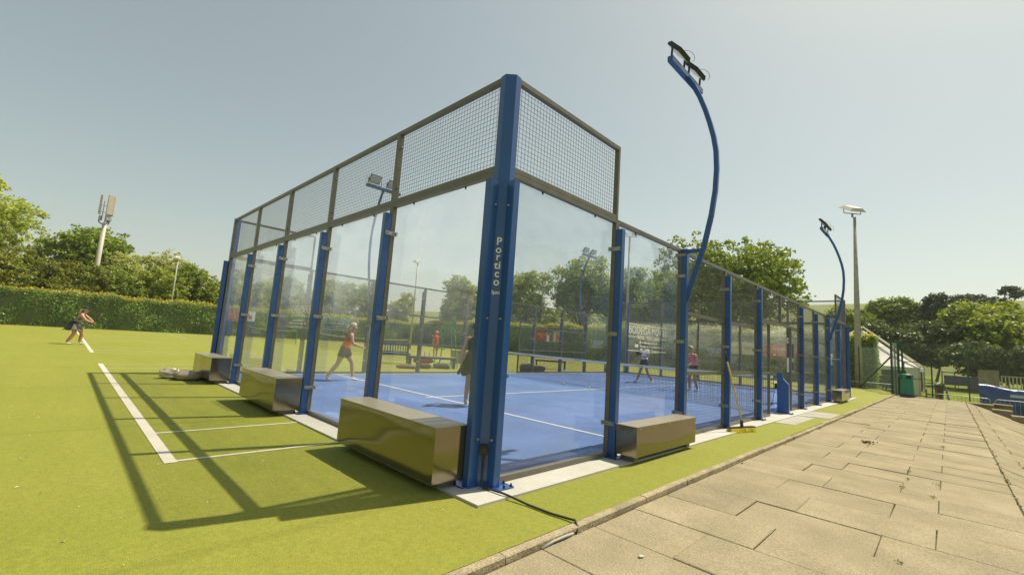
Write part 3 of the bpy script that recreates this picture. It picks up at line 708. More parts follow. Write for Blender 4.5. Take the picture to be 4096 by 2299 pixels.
ballast('largest polished steel box, at the foot of the nearest corner post', -1.86, -.01, -.575, -.215, .54, .065, 'x', 1.0)
ballast('dented steel box in the middle of the near end wall', -5.74, -3.97, -.60, -.215, .54, .065, 'x', 2.7)
ballast('steel box at the left end of the near wall, behind the sandbags', -9.70, -8.0, -.60, -.215, .54, .065, 'x', 4.2)
ballast('steel box on the path side between the second post and the first floodlight mast', .215, .50, 1.97, 3.68, .415, .065, 'y', 0.4)
ballast('smallest-looking steel box at the far right end of the cage', .215, .50, 16.05, 17.75, .42, .065, 'y', 3.3)

# ---------------------------------------------------------------- small things round the court
def lump(name, mat, pts, parent=None, seed=1, nz=0.25, n=16, m=10):
    """soft sack: squashed superellipsoid with creases; pts = (cx,cy,z0,rx,ry,h,rot)"""
    rng = random.Random(seed); mb = MB(); ph = [rng.uniform(0, 6.28) for _ in range(6)]
    cx, cy, z0, rx, ry, h, rot = pts; vs = []; fs = []
    for i in range(m+1):
        v = -math.pi/2+math.pi*i/m
        for k in range(n):
            u = 2*math.pi*k/n
            sp = lambda c, e: math.copysign(abs(c)**e, c)
            x = sp(math.cos(v), .6)*sp(math.cos(u), .55); y = sp(math.cos(v), .6)*sp(math.sin(u), .55); z = sp(math.sin(v), .8)
            d = 1+nz*.25*(math.sin(3*u+ph[0]+2*v)+.6*math.sin(5*u+ph[1]-3*v)+.5*math.sin(7*v+ph[2]+u))
            z = (z*.5+.5)*h*(d if z > 0 else 1)
            X = x*rx*d; Y = y*ry*d
            vs.append((cx+X*math.cos(rot)-Y*math.sin(rot), cy+X*math.sin(rot)+Y*math.cos(rot), z0+z))
    for i in range(m):
        for k in range(n): fs.append((i*n+k, i*n+(k+1) % n, (i+1)*n+(k+1) % n, (i+1)*n+k))
    mb.add(vs, fs); return mb.build(name, mat, parent, smooth=True)
o = lump('sandbag', 'sand_bag', (-8.92, -.80, ZT, .27, .17, .2, R(75)), seed=3); tag(o, 'full tan sandbag lying in front of the left steel box', 'sandbag', 'sandbags')
o = lump('sandbag', 'clear_bag', (-9.3, -1.06, ZT, .2, .15, .2, R(60)), seed=8, nz=.45, n=28, m=16); tag(o, 'crumpled clear plastic sack of sand left of the full sandbag', 'sandbag', 'sandbags')
o = lump('sandbag', 'sand_bag', (-9.35, -.82, ZT, .2, .14, .17, R(40)), seed=5); tag(o, 'half hidden sandbag pushed against the left steel box behind the others', 'sandbag', 'sandbags')
def broom():
    t = thing('broom', 'yellow broom leaning on the cage post beside the path', 'broom', (.42, 5.95, ZT))
    a, b = Vector((.02, 0, .12)), Vector((-.175, -.38, 1.42))
    MB().tube([a, a+(b-a)*.87], .0135, 10).build('handle', 'broom_yellow', t, smooth=True)
    MB().tube([a+(b-a)*.87, b], .0145, 10).build('grip', 'black_plastic', t, smooth=True)
    h = MB(); d = Vector((.10, .35, 0)); px = Vector((.35, -.10, 0)).normalized()
    MB().bar(-d+Vector((0, 0, .085)), d+Vector((0, 0, .085)), .07, .025).bar(Vector((0, 0, .09)), a+(b-a)*.07, .045, .03, up=(0, 1, 0)).build('head', 'bin_dark', t)
    rng = random.Random(4); br = MB()
    for i in range(46):
        for j in range(5):
            p = d*((i/45)*2-1)*.97+px*((j-2)*.016); q = p+px*((j-2)*.012+rng.uniform(-.006, .006))+Vector((rng.uniform(-.006, .006), rng.uniform(-.006, .006), 0))
            br.bar(p+Vector((0, 0, .075)), q+Vector((0, 0, .004)), .011, caps=True)
    br.build('bristles', 'bristle', t, kind='stuff')
broom()
c = MB().tube([(.118, -.118, .20), (.122, -.124, .10), (.13, -.13, .03), (.17, -.125, .014), (.26, -.10, .016), (.36, -.09, .02), (.45, -.065, ZT+.03), (.62, -.045, ZT+.014), (.86, -.03, ZT+.013), (1.0, -.005, ZT+.016), (1.07, .0, ZT+.022), (1.115, -.03, ZT+.0), (1.13, -.07, ZT-.04)], .0095, 10).build('power_cable', 'dark_cable', smooth=True)
tag(c, 'dark power cable running from the corner post socket over the kerb', 'cable')
c = MB().tube([(1.125, -.10, ZT-.03), (1.135, -.2, ZT-.02), (1.128, -.33, ZT-.025), (1.13, -.46, ZT-.038)], .009, 8).build('pipe_end', 'pole_grey', smooth=True)
tag(c, 'short grey pipe lying along the foot of the kerb', 'pipe')
for i, (x, y, lb) in enumerate(((-6.2, 9.22, 'yellow tennis ball by the net on the blue court, left of the pair'), (-5.07, 9.13, 'yellow tennis ball by the net on the blue court, right of the pair'), (-11.25, 11.9, 'yellow tennis ball on the turf behind the left cage wall'))):
    o = MB().ball((0, 0, 0), .034, n=14, m=10).build('tennis_ball', 'ball', smooth=True); o.location = (x, y, ZT+.046); tag(o, lb, 'ball', 'tennis balls')
# weeds in the joints and litter on the slabs
rngn = np.random.default_rng(9)
def weed(label, x, y, z, r, h, n=40):
    t = thing('weed', label, 'weed', (x, y, z), 0, 'weeds in the paving')
    p = np.stack([rngn.normal(0, r, n), rngn.normal(0, r*1.3, n), rngn.uniform(.005, h, n)], 1)
    v, q = leaves(p, .018, rngn, .6, .55); o = place('leaves', np_mesh('leaves', v, q, 'leaf_weed'), t); o['kind'] = 'stuff'
ZP = ZT-.042
for x, y, r, h, lb in ((1.10, -.05, .03, .05, 'small green weed at the kerb just below the cable end'), (1.10, .20, .03, .05, 'small green weed at the kerb beyond the cable end'),
                       (2.70, 4.2, .035, .05, 'largest weed growing in a slab joint mid path'), (2.73, 4.75, .02, .04, 'weed in the slab joint just beyond the largest one'),
                       (3.0, 4.75, .03, .04, 'weed in the right slab joint level with the mid path weeds'), (2.97, 4.0, .025, .025, 'low flat weed in the right slab joint'),
                       (2.85, 1.45, .02, .03, 'tiny weed in the nearest right slab joint'), (2.70, 5.35, .03, .03, 'flat weed in the left slab joint further up the path'),
                       (3.02, 8.6, .03, .05, 'weed in the right joint far up the path'), (1.10, 3.25, .02, .09, 'thin dry grass tuft at the kerb'), (1.2, 26.2, .08, .12, 'weed tuft at the path edge near the green bin')):
    weed(lb, x, y, ZP, r*.6, h*.7, 28)
p = np.stack([rngn.normal(0, .05, 30), rngn.normal(0, .07, 30), rngn.uniform(.004, .05, 30)], 1); v, q = leaves(p, .05, rngn, .4)
o = place('dry_leaves', np_mesh('dry_leaves', v, q, 'dry_leaf'), None, (2.05, 7.55, ZP)); tag(o, 'clump of dry brown leaves on the path', 'leaves', kind='stuff')
n = 120; yy = rngn.uniform(2, 22, n); p = np.stack([rngn.normal(1.14, .02, n), yy, rngn.uniform(ZP+.003, ZP+.02, n)], 1); v, q = leaves(p, .028, rngn, .6)
o = place('kerb_litter', np_mesh('kerb_litter', v, q, 'dry_leaf'), None, (0, 0, 0)); tag(o, 'dead leaf bits gathered along the foot of the kerb', 'litter', kind='stuff')
n = 900; yy = rngn.uniform(0, 27, n); xx = np.where(rngn.random(n) < .7, 3.64, 3.94)+rngn.normal(0, .012, n)
p = np.stack([xx, yy, ZP+.006-np.clip(xx-3.65, 0, 9)*.354+rngn.uniform(0, .008, n)], 1)[np.sin(yy*3.1)+np.sin(yy*7.7)+rngn.normal(0, .6, n) > -.2]; v, q = leaves(p, .03, rngn, .8)
o = place('joint_moss', np_mesh('joint_moss', v, q, 'leaf_moss'), None, (0, 0, 0)); tag(o, 'dry moss and grit in the long joint along the edge of the paved bank', 'moss', kind='stuff')
def stone(label, x, y, r, s):
    o = lump('pebble', 'concrete_pale', (0, 0, 0, r, r*.6, r*.5, s), seed=int(s*10)+1, n=9, m=6); o.location = (x, y, ZP+.002); tag(o, label, 'pebble')
stone('flat white pebble on the nearest slabs', 1.62, .0, .022, 1.2)

# benches, umpire chair and kit beyond the left wall
def bench(label, x, y, L, rz, back=False):
    t = thing('bench', label, 'bench', (x, y, ZT), rz, 'blue benches beside the courts')
    for k in range(4): MB().box(-L/2, L/2, -.2+.1*k+.005, -.1+.1*k-.005, .455, .48).build('seat_slat', 'bench_top' if not back else 'bench_blue', t)
    MB().box(-L/2+.02, L/2-.02, -.205, -.185, .38, .455).box(-L/2+.02, L/2-.02, .185, .205, .38, .455).build('seat_rail', 'bench_blue', t)
    for sx in (-1, 1):
        for sy in (-1, 1): MB().box(sx*(L/2-.07)-.03, sx*(L/2-.07)+.03, sy*.17-.03, sy*.17+.03, 0, .40).build('leg', 'bench_blue', t)
    if back:
        MB().bar((-L/2, .24, .84), (L/2, .24, .84), .05, .06).bar((-L/2, .22, .52), (L/2, .22, .52), .04, .05).build('back_rail', 'bench_blue', t)
        for k in range(13): MB().bar((-L/2+.04+(L-.08)*k/12, .22, .52), (-L/2+.04+(L-.08)*k/12, .24, .83), .03, .02).build('back_slat', 'bench_blue', t)
    return t
bench('backless blue bench with bottles on it, in front of the umpire chair', -12.55, 8.35, 2.0, R(63))
bench('slatted blue bench with a back, left of the umpire chair', -14.75, 7.75, 1.5, R(70), True)
bench('backless blue bench beyond the net, below the red poster', -12.5, 16.2, 1.7, R(45))
for i, (dx, hh, lb) in enumerate(((-.35, .24, 'tall pale drinks bottle on the backless bench'), (-.15, .22, 'clear drinks bottle right of the tall one on the backless bench'))):
    o = MB().lathe([(.035, 0), (.037, .01), (.037, hh*.7), (.016, hh*.85), (.016, hh)], n=12).build('bottle', 'bottle_pale', smooth=True)
    o.location = (-12.55+dx*math.cos(R(63)), 8.35+dx*math.sin(R(63)), ZT+.481); tag(o, lb, 'bottle', 'bottles on the bench')
o = lump('kit_bag', 'bag_red', (-12.75, 8.0, ZT+.16, .42, .15, .26, R(63)), seed=4); tag(o, 'red racket bag propped under the backless bench', 'bag')
o = lump('kit_bag', 'bag_brown', (-12.1, 6.85, ZT, .42, .13, .16, R(68)), seed=6); tag(o, 'long flat brown and red bag on the turf left of the bench', 'bag')
o = lump('kit_bag', 'bag_dark', (-12.15, 7.72, ZT, .24, .14, .2, R(60)), seed=7); tag(o, 'small dark rucksack in front of the bench', 'bag')
o = lump('kit_bag', 'bag_dark', (-12.15, 8.55, ZT, .33, .16, .22, R(60)), seed=9); tag(o, 'larger dark rucksack at the right end of the bench', 'bag')
o = lump('kit_bag', 'bag_brown', (-10.55, 12.1, ZT, .34, .2, .38, R(80)), seed=12); tag(o, 'rounded brown kit bag outside the left cage wall', 'bag')
o = lump('kit_bag', 'bag_brown', (-10.55, 12.85, ZT, .42, .2, .30, R(85)), seed=13); tag(o, 'longer slumped brown kit bag right of the rounded one', 'bag')
def umpire_chair():
    t = thing('umpire_chair', 'tall green umpire chair behind the bench', 'umpire chair', (-12.75, 9.2, ZT), R(-20))
    for sx in (-1, 1):
        for sy in (-1, 1): MB().bar((sx*.42, sy*.42, 0), (sx*.24, sy*.2, 1.75), .04, .03).build('leg', 'green_chair', t)
    for z in (.35, .8, 1.25): MB().box(-.38, .38, -.40+.12*z, -.28+.12*z, z, z+.03).build('step', 'green_chair', t)
    MB().box(-.26, .26, -.24, .24, 1.75, 1.79).build('seat', 'green_chair', t)
    MB().box(-.26, .26, .21, .24, 1.9, 2.3).build('backrest', 'green_chair', t)
    for sx in (-1, 1): MB().bar((sx*.27, -.22, 1.98), (sx*.27, .24, 1.98), .04, .03).bar((sx*.27, -.2, 1.79), (sx*.27, -.2, 1.98), .03, .03).build('armrest', 'green_chair', t)
    MB().box(-.42, .42, -.30, .30, .18, .2).build('tray', 'green_chair', t)
umpire_chair()
t = thing('court_screen', 'low rolled windbreak screen standing right of the umpire chair', 'screen', (-14.0, 11.0, ZT), R(58))
MB().box(-.45, .45, -.02, .02, .1, .72).build('panel', 'wood_grey', t)
for k in range(5): MB().box(-.45+.21*k, -.42+.21*k, -.04, -.02, 0, .75).build('slat', 'wood_brown', t)
def tennis_net(label, x0, x1, y):
    t = thing('tennis_net', label, 'tennis net', ((x0+x1)/2, y, ZT), 0, 'tennis nets on the courts behind'); L = x1-x0
    for s in (-1, 1): MB().tube([(s*L/2, 0, 0), (s*L/2, 0, 1.1)], .04, 10).build('net_post', 'green_chair', t)
    m = MB(); H = lambda x: .90+.16*(abs(x)/(L/2))**2
    for i in range(150):
        x = -L/2+L*i/149; m.bar((x, 0, .04), (x, 0, H(x)-.02), .006, caps=False)
    for j in range(12): m.bar((-L/2, .004, .06+j*.075), (L/2, .004, .06+j*.075), .006, caps=False)
    m.build('net_mesh', 'bin_dark', t, kind='stuff')
    MB().tube([(-L/2+L*i/20, 0, H(-L/2+L*i/20)) for i in range(21)], .03, rect=(.07, .02), up=(0, 1, 0)).build('top_band', 'court_line', t)
tennis_net('tennis net on the green court just left of the cage', -29.4, -16.8, 9.79)
tennis_net('tennis net on the farthest green court by the left hedge', -44.9, -32.3, 9.79)
def board():
    t = thing('rules_board', 'white and blue rules board hung inside the mesh by the right entrance', 'board', (-.03, 11.55, 1.0))
    n = 8
    def curve(z0, z1, y0, y1, off, name, mat, par):
        m = MB(); vs = []; fs = []
        for i in range(n+1):
            yy = y0+(y1-y0)*i/n; s = yy/.42
            xx = -.03*(1-s*s)+off; vs += [(xx, yy, z0), (xx, yy, z1), (xx-.004, yy, z0), (xx-.004, yy, z1)]
        for i in range(n):
            b = i*4; fs += [(b, b+4, b+5, b+1), (b+2, b+3, b+7, b+6), (b+1, b+5, b+7, b+3), (b, b+2, b+6, b+4)]
        return m.add(vs, fs).build(name, mat, par)
    p = curve(.0, .95, -.42, .42, 0, 'panel', 'cloth_white', t)
    curve(.40, .80, -.38, -.02, .004, 'text_block', 'banner_navy', p); curve(.40, .80, .03, .38, .004, 'text_block', 'banner_navy', p)
    curve(.05, .28, .15, .38, .004, 'picture', 'banner_navy', p)
    place('lettering', text_mesh('PADEL', .11, 'bolt_dark', width=.42), p, (-.02, -.14, .84), (R(90), 0, R(90)))
board()

# ---------------------------------------------------------------- lamp columns and the telephone mast
def lamp_column(label, x, y, h, r0, r1, mat, heads, rz=0, z=ZT, big=1.0):
    t = thing('lamp_column', label, 'lamp column', (x, y, z), rz, 'lamp columns around the courts')
    MB().tube([(0, 0, 0), (0, 0, h*.5), (0, 0, h)], [r0, (r0+r1)/2, r1], 14).build('column', mat, t, smooth=True)
    for hx in heads:
        MB().tube([(hx, 0, h-.02), (hx, 0, h+.15*big)], r1*.8, 10).build('stem', mat, t)
        s = .34*big
        m = MB(); c = Vector((hx, 0, h+.30*big))
        T = [(-s*.55, -s*.75, .12*big), (s*.55, -s*.75, .12*big), (s*.55, s*.75, .12*big), (-s*.55, s*.75, .12*big)]; B = [(-s, -s, -.02), (s, -s, -.02), (s, s, -.02), (-s, s, -.02)]
        tl = Matrix.Rotation(R(28), 3, 'X')
        vs = [c+tl @ Vector(p) for p in T+B]
        m.add(vs, [(0, 1, 2, 3), (4, 5, 1, 0), (5, 6, 2, 1), (6, 7, 3, 2), (7, 4, 0, 3)])
        hd = m.build('lamp_head', 'lamp_cream', t)
        MB().add([c+tl @ Vector((a*s*.97, b*s*.97, -.022)) for a, b in ((-1, -1), (-1, 1), (1, 1), (1, -1))], [(0, 1, 2, 3)]).build('lamp_lens', 'lamp_cream', hd)
        MB().tube([(hx+s*1.05, 0, h+.30*big), (hx+s*1.05, 0, h+.14*big), (hx-s*1.05, 0, h+.14*big), (hx-s*1.05, 0, h+.30*big)], .02*big, 6).build('yoke', 'pole_grey', hd)
    if len(heads) > 1 or abs(heads[0]) > .2: MB().bar((min(heads+[0]), 0, h), (max(heads+[0]), 0, h), .07, .06).build('crossarm', 'pole_grey', t)
    return t
lamp_column('tall concrete lamp column at the end of the path, right of the cage', -.86, 31.95, 10.8, .215, .075, 'pole_concrete', [-.15], R(48), big=1.6)
lamp_column('twin-headed lamp column behind the far fence, seen through the right glass', -16.9, 31.75, 11.4, .13, .08, 'pole_grey', [-.55, .55], R(35), big=1.1)
lamp_column('slim lamp column with a single cream head behind the courts, seen through the near glass', -32.3, 19.9, 8.0, .1, .06, 'pole_grey', [-.15], R(0))
lamp_column('slim grey lamp post rising from the left hedge', -49.6, 4.2, 6.9, .09, .05, 'pole_grey', [-.1], R(90), big=.8)
lamp_column('small distant lamp post among the trees through the near glass', -51.5, 23.6, 6.6, .09, .05, 'pole_grey', [-.1], R(90), big=.8)
lamp_column('lamp column behind the photographer, seen only as a reflection', -23.0, -14.0, 11.0, .2, .08, 'pole_concrete', [-.2], R(180), big=1.2)
def phone_mast():
    t = thing('phone_mast', 'white telephone mast with antenna panels above the left trees', 'mast', (-53.8, -1.24, -.2)); t.scale = (.78, .78, .78)
    MB().tube([(0, 0, 0), (0, 0, 6), (0, 0, 12.9)], [.27, .25, .22], 16).build('pole', 'antenna', t, smooth=True)
    for i, a in enumerate((-100, 20, 140)):
        d = Vector((math.cos(R(a)), math.sin(R(a)), 0)); s = Vector((-d.y, d.x, 0)); c = d*.55
        for w0, w1 in (((-.32, .30),) if i != 0 else ((-.2, .2),)):
            b = MB().add([c+s*k+d*e+Vector((0, 0, zz)) for zz in (13.9, 16.25) for k, e in ((w0, 0), (w1, 0), (w1, .2), (w0, .2))], [(3, 2, 1, 0), (4, 5, 6, 7), (0, 1, 5, 4), (1, 2, 6, 5), (2, 3, 7, 6), (3, 0, 4, 7)])
            b.build('antenna_panel', 'antenna', t)
        MB().add([d*.4+s*k+d*e+Vector((0, 0, zz)) for zz in (13.15, 13.7) for k, e in ((-.22, 0), (.22, 0), (.22, .22), (-.22, .22))], [(3, 2, 1, 0), (4, 5, 6, 7), (0, 1, 5, 4), (1, 2, 6, 5), (2, 3, 7, 6), (3, 0, 4, 7)]).build('radio_unit', 'galvanised', t)
        MB().tube([d*.2+Vector((0, 0, 12.7)), d*.55+Vector((0, 0, 12.9)), d*.6+Vector((0, 0, 13.2))], .06, 6).build('feeder_cable', 'dark_cable', t)
        MB().tube([d*.35+Vector((0, 0, 13.2)), d*.35+Vector((0, 0, 15.6))], .05, 6).bar((0, 0, 15.0), d*.55+Vector((0, 0, 15.0)), .06).bar((0, 0, 14.2), d*.55+Vector((0, 0, 14.2)), .06).build('antenna_stem', 'galvanised', t)
    MB().tube([(0, 0, 12.9), (0, 0, 15.2)], .09, 8).build('spine', 'galvanised', t)
phone_mast()
# ---------------------------------------------------------------- trees, hedges, fences
def tree(name, label, x, y, h, r, mat, seed, n=7000, leaf=0.3, z=-.2, lumps=16, base=0.25, shape=1.0, sparse=0.0, trunk=True, group='trees around the courts', clump=0.45):
    n = int(n*3.0); leaf *= .88; rng = np.random.default_rng(seed); t = thing(name, label, 'tree' if name.endswith('tree') else 'bush', (x, y, z), 0, group)
    zc = h*(base+1)/2; rz = h*(1-base)/2
    # lumps spread over an uneven crown
    d = rng.normal(size=(lumps, 3)); d /= np.linalg.norm(d, axis=1)[:, None]; d[:, 2] = d[:, 2]*0.9+0.12
    k = rng.uniform(0.25, 0.70, size=(lumps, 1))
    taper = 1-(shape-1)*np.clip(d[:, 2:3], 0, 1)*0.5
    cen = d*k*np.array([r, r, rz])*np.concatenate([taper, taper, np.ones_like(taper)], 1)+np.array([0, 0, zc])
    lr = rng.uniform(0.30, 0.54, lumps)*min(r, rz*1.2)
    top = (cen[:, 2]+lr*0.95).max(); cen[:, 2] += (h-top)*np.clip((cen[:, 2]-h*base)/(top-h*base), 0, 1)
    # leaf clumps on the lump shells, then leaves about each clump
    nc = max(60, n//22); wi = rng.choice(lumps, nc, p=lr**2/np.sum(lr**2))
    q = rng.normal(size=(nc, 3)); q /= np.linalg.norm(q, axis=1)[:, None]; q[:, 2] = np.where(q[:, 2] < -0.35, -q[:, 2], q[:, 2])
    rad = lr[wi][:, None]*rng.uniform(0.72, 1.12, size=(nc, 1))
    cc = cen[wi]+q*rad
    ci = rng.integers(0, nc, n); p = cc[ci]+rng.normal(size=(n, 3))*leaf*clump*np.array([1.4, 1.4, .9]); out = q[ci]
    keep = p[:, 2] > h*base*0.5; p = p[keep]; out = out[keep]
    v, f = leaves(p, leaf, rng, 0.25, 0.62, out)
    place('crown', np_mesh('crown', v, f, mat), t)
    if trunk:
        m = MB(); tr = max(.09, r*.055); zt = h*(base+.28)
        m.tube([(0, 0, 0), (rng.normal()*.05*r, rng.normal()*.05*r, zt*.5), (rng.normal()*.05*r, rng.normal()*.05*r, zt)], [tr, tr*.75, tr*.5], 8)
        for i in range(min(lumps, 9)):
            a = Vector((0, 0, zt*rng.uniform(.45, .95))); b = Vector(cen[i]); m.tube([a, a.lerp(b, .5)+Vector((0, 0, .15*r*.3)), b], [tr*.42, tr*.28, tr*.1], 5)
        m.build('trunk', 'bark', t)
    return t
# beyond the left hedge
tree('willow_tree', 'tall pale green willow at the left edge of the picture', -55.5, -10.2, 12.6, 5.6, 'leaf_willow', 1, 9000, .30, lumps=20, base=.12)
tree('broadleaf_tree', 'dense dark green tree behind the telephone mast', -61.5, -2.0, 10.6, 5.6, 'leaf_dark', 2, 9000, .34, lumps=24, base=.05)
tree('bush', 'olive brown bush at the far left above the hedge', -52.0, -7.4, 6.9, 4.0, 'leaf_olive', 3, 6000, .26, base=0.0, trunk=False)
tree('bush', 'olive bush under the pale willow at the picture edge', -52, -12.2, 6.8, 4.2, 'leaf_willow', 4, 6000, .26, base=0.0, trunk=False)
tree('bush', 'brownish bush below the dark tree, left of the mast', -53.2, -3.4, 6.3, 3.6, 'leaf_olive', 5, 5500, .26, base=0.0, trunk=False)
tree('bush', 'green bush in front of the telephone mast foot', -54.4, .4, 6.0, 3.6, 'leaf_mid', 6, 5500, .26, base=0.0, trunk=False)
tree('willow_tree', 'pale grey green willow right of the telephone mast', -58.8, 3.2, 9.2, 4.4, 'leaf_pale', 7, 7000, .26, lumps=18, base=.08)
tree('bush', 'green bush beneath the grey green willow', -54.2, 3.8, 6.2, 3.6, 'leaf_bright', 8, 5500, .26, base=0.0, trunk=False)
tree('bush', 'tall green bush right of the slim grey lamp post', -55.4, 7.0, 7.2, 3.8, 'leaf_mid', 9, 6000, .26, base=0.0, trunk=False)
tree('bush', 'green bush above the hedge at the left end of the cage', -54.2, 10.8, 7.2, 4.0, 'leaf_bright', 10, 6000, .26, base=0.0, trunk=False)
tree('bush', 'bushy tree behind the first glass pane of the near wall', -54.2, 15.0, 7.6, 4.0, 'leaf_mid', 11, 6000, .26, base=0.0, trunk=False)
tree('bush', 'bright bush behind the middle of the near glass wall', -53.8, 19.0, 7.0, 3.6, 'leaf_bright', 12, 5500, .26, base=0.0, trunk=False)
tree('round_tree', 'round bright tree behind the near wall, left of the small lamp post', -53.5, 21.8, 8.0, 2.6, 'leaf_bright', 13, 5500, .28, base=.1)
tree('round_tree', 'round green tree behind the near wall, right of the small lamp post', -52.5, 25.3, 7.6, 2.6, 'leaf_mid', 14, 5500, .28, base=.1)
tree('bush', 'pale feathery bush left of the round dark tree', -51.5, 30.0, 7.4, 2.6, 'leaf_pale', 15, 5000, .22, base=0.0, trunk=False)
# beyond the far hedge
tree('round_tree', 'round dark tree seen through the pane left of the nearest corner post', -46.5, 36.3, 10.2, 4.1, 'leaf_dark', 16, 9000, .32, lumps=22, base=.02)
tree('broadleaf_tree', 'loose light tree just right of the nearest corner post', -38.5, 42.0, 11.4, 4.6, 'leaf_bright', 17, 8000, .34, lumps=20, base=.12, clump=.6)
tree('broadleaf_tree', 'tall spreading tree behind the far left floodlight mast', -32.5, 46.5, 13.6, 5.4, 'leaf_bright', 18, 9500, .36, lumps=22, base=.12, clump=.6)
tree('broadleaf_tree', 'tree behind the twin-headed lamp column', -26.0, 47.5, 12.0, 4.6, 'leaf_mid', 19, 8000, .36, lumps=18, base=.12, clump=.6)
tree('bush', 'bright low bush over the hedge behind the red poster', -28.0, 35.4, 5.4, 2.0, 'leaf_bright', 20, 3000, .24, base=0.0, trunk=False)
tree('broadleaf_tree', 'broad dark green tree above the middle of the right cage wall', -11.6, 41.5, 12.6, 6.6, 'leaf_mid', 21, 14000, .36, lumps=30, base=.10)
tree('broadleaf_tree', 'smaller tree left of the broad dark tree, seen through the lettered pane', -19.0, 44.5, 11.2, 4.4, 'leaf_bright', 22, 7500, .34, lumps=18, base=.12, clump=.6)
# right of the cage, beyond the lawn
tree('broadleaf_tree', 'light green tree right of the concrete lamp column', -5.6, 72.0, 9.2, 3.8, 'leaf_mid', 23, 6500, .42, lumps=20, base=.02)
tree('broadleaf_tree', 'tall green tree left of the dark pine', -2.3, 84.0, 12.1, 3.6, 'leaf_mid', 24, 6500, .46, lumps=22, base=.02)
tree('pine_tree', 'dark spreading pine in the middle of the right-hand wood', 1.8, 84.0, 12.5, 3.2, 'needle', 25, 8000, .42, lumps=24, base=.02)
tree('broadleaf_tree', 'bright rounded tree filling the right-hand wood', 6.3, 66.0, 9.3, 4.0, 'leaf_bright', 26, 9500, .40, lumps=28, base=.0)
tree('broadleaf_tree', 'green tree at the right picture edge', 12.6, 72.0, 9.8, 5.0, 'leaf_mid', 27, 8000, .42, lumps=20, base=.0)
tree('pine_tree', 'thin dark pine poking above the wood, left of the pair', 6.1, 100.0, 14.4, 3.6, 'needle', 28, 3600, .42, lumps=12, base=.35)
tree('pine_tree', 'taller dark pine above the wood near the right edge', 9.4, 98.0, 15.0, 3.4, 'needle', 29, 4200, .42, lumps=14, base=.3)
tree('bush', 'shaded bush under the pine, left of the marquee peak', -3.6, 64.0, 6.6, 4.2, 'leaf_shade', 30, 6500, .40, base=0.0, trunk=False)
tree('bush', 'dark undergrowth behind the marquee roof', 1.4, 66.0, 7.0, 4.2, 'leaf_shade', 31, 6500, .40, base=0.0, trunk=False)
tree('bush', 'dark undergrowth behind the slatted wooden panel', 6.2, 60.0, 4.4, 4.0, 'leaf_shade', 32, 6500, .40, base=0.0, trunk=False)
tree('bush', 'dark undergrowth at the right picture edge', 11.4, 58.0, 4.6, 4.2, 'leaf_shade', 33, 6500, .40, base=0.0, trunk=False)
tree('bush', 'green shrub at the right edge behind the white railings', 9.6, 50.0, 3.8, 1.9, 'leaf_mid', 36, 3600, .26, z=-.6, base=0.0, trunk=False)
# the side the photograph only shows in reflections
for i, (x, y, h, r, mt) in enumerate(((-66, -36, 11, 6, 'leaf_mid'), (-56, -38, 12, 6, 'leaf_dark'), (-46, -36, 11, 6, 'leaf_bright'), (-36, -38, 12, 6, 'leaf_mid'), (-26, -36, 11, 6, 'leaf_dark'), (-16, -38, 12, 6, 'leaf_mid'), (-6, -36, 11, 6, 'leaf_bright'), (4, -38, 12, 6, 'leaf_mid'), (16, 36, 10, 5, 'leaf_mid'), (24, 30, 11, 5.5, 'leaf_dark'), (31, 22, 11, 5.5, 'leaf_mid'))):
    tree('broadleaf_tree', '%s tree outside the picture, %s, seen only mirrored in the glass' % (('first', 'second', 'third', 'fourth', 'fifth', 'sixth', 'seventh', 'eighth', 'ninth', 'tenth', 'eleventh')[i], 'behind the photographer' if y < 0 else 'behind the clubhouse'), x, y, h, r, mt, 41+i, 2200, .7, base=0.0, lumps=14, group='trees outside the picture')

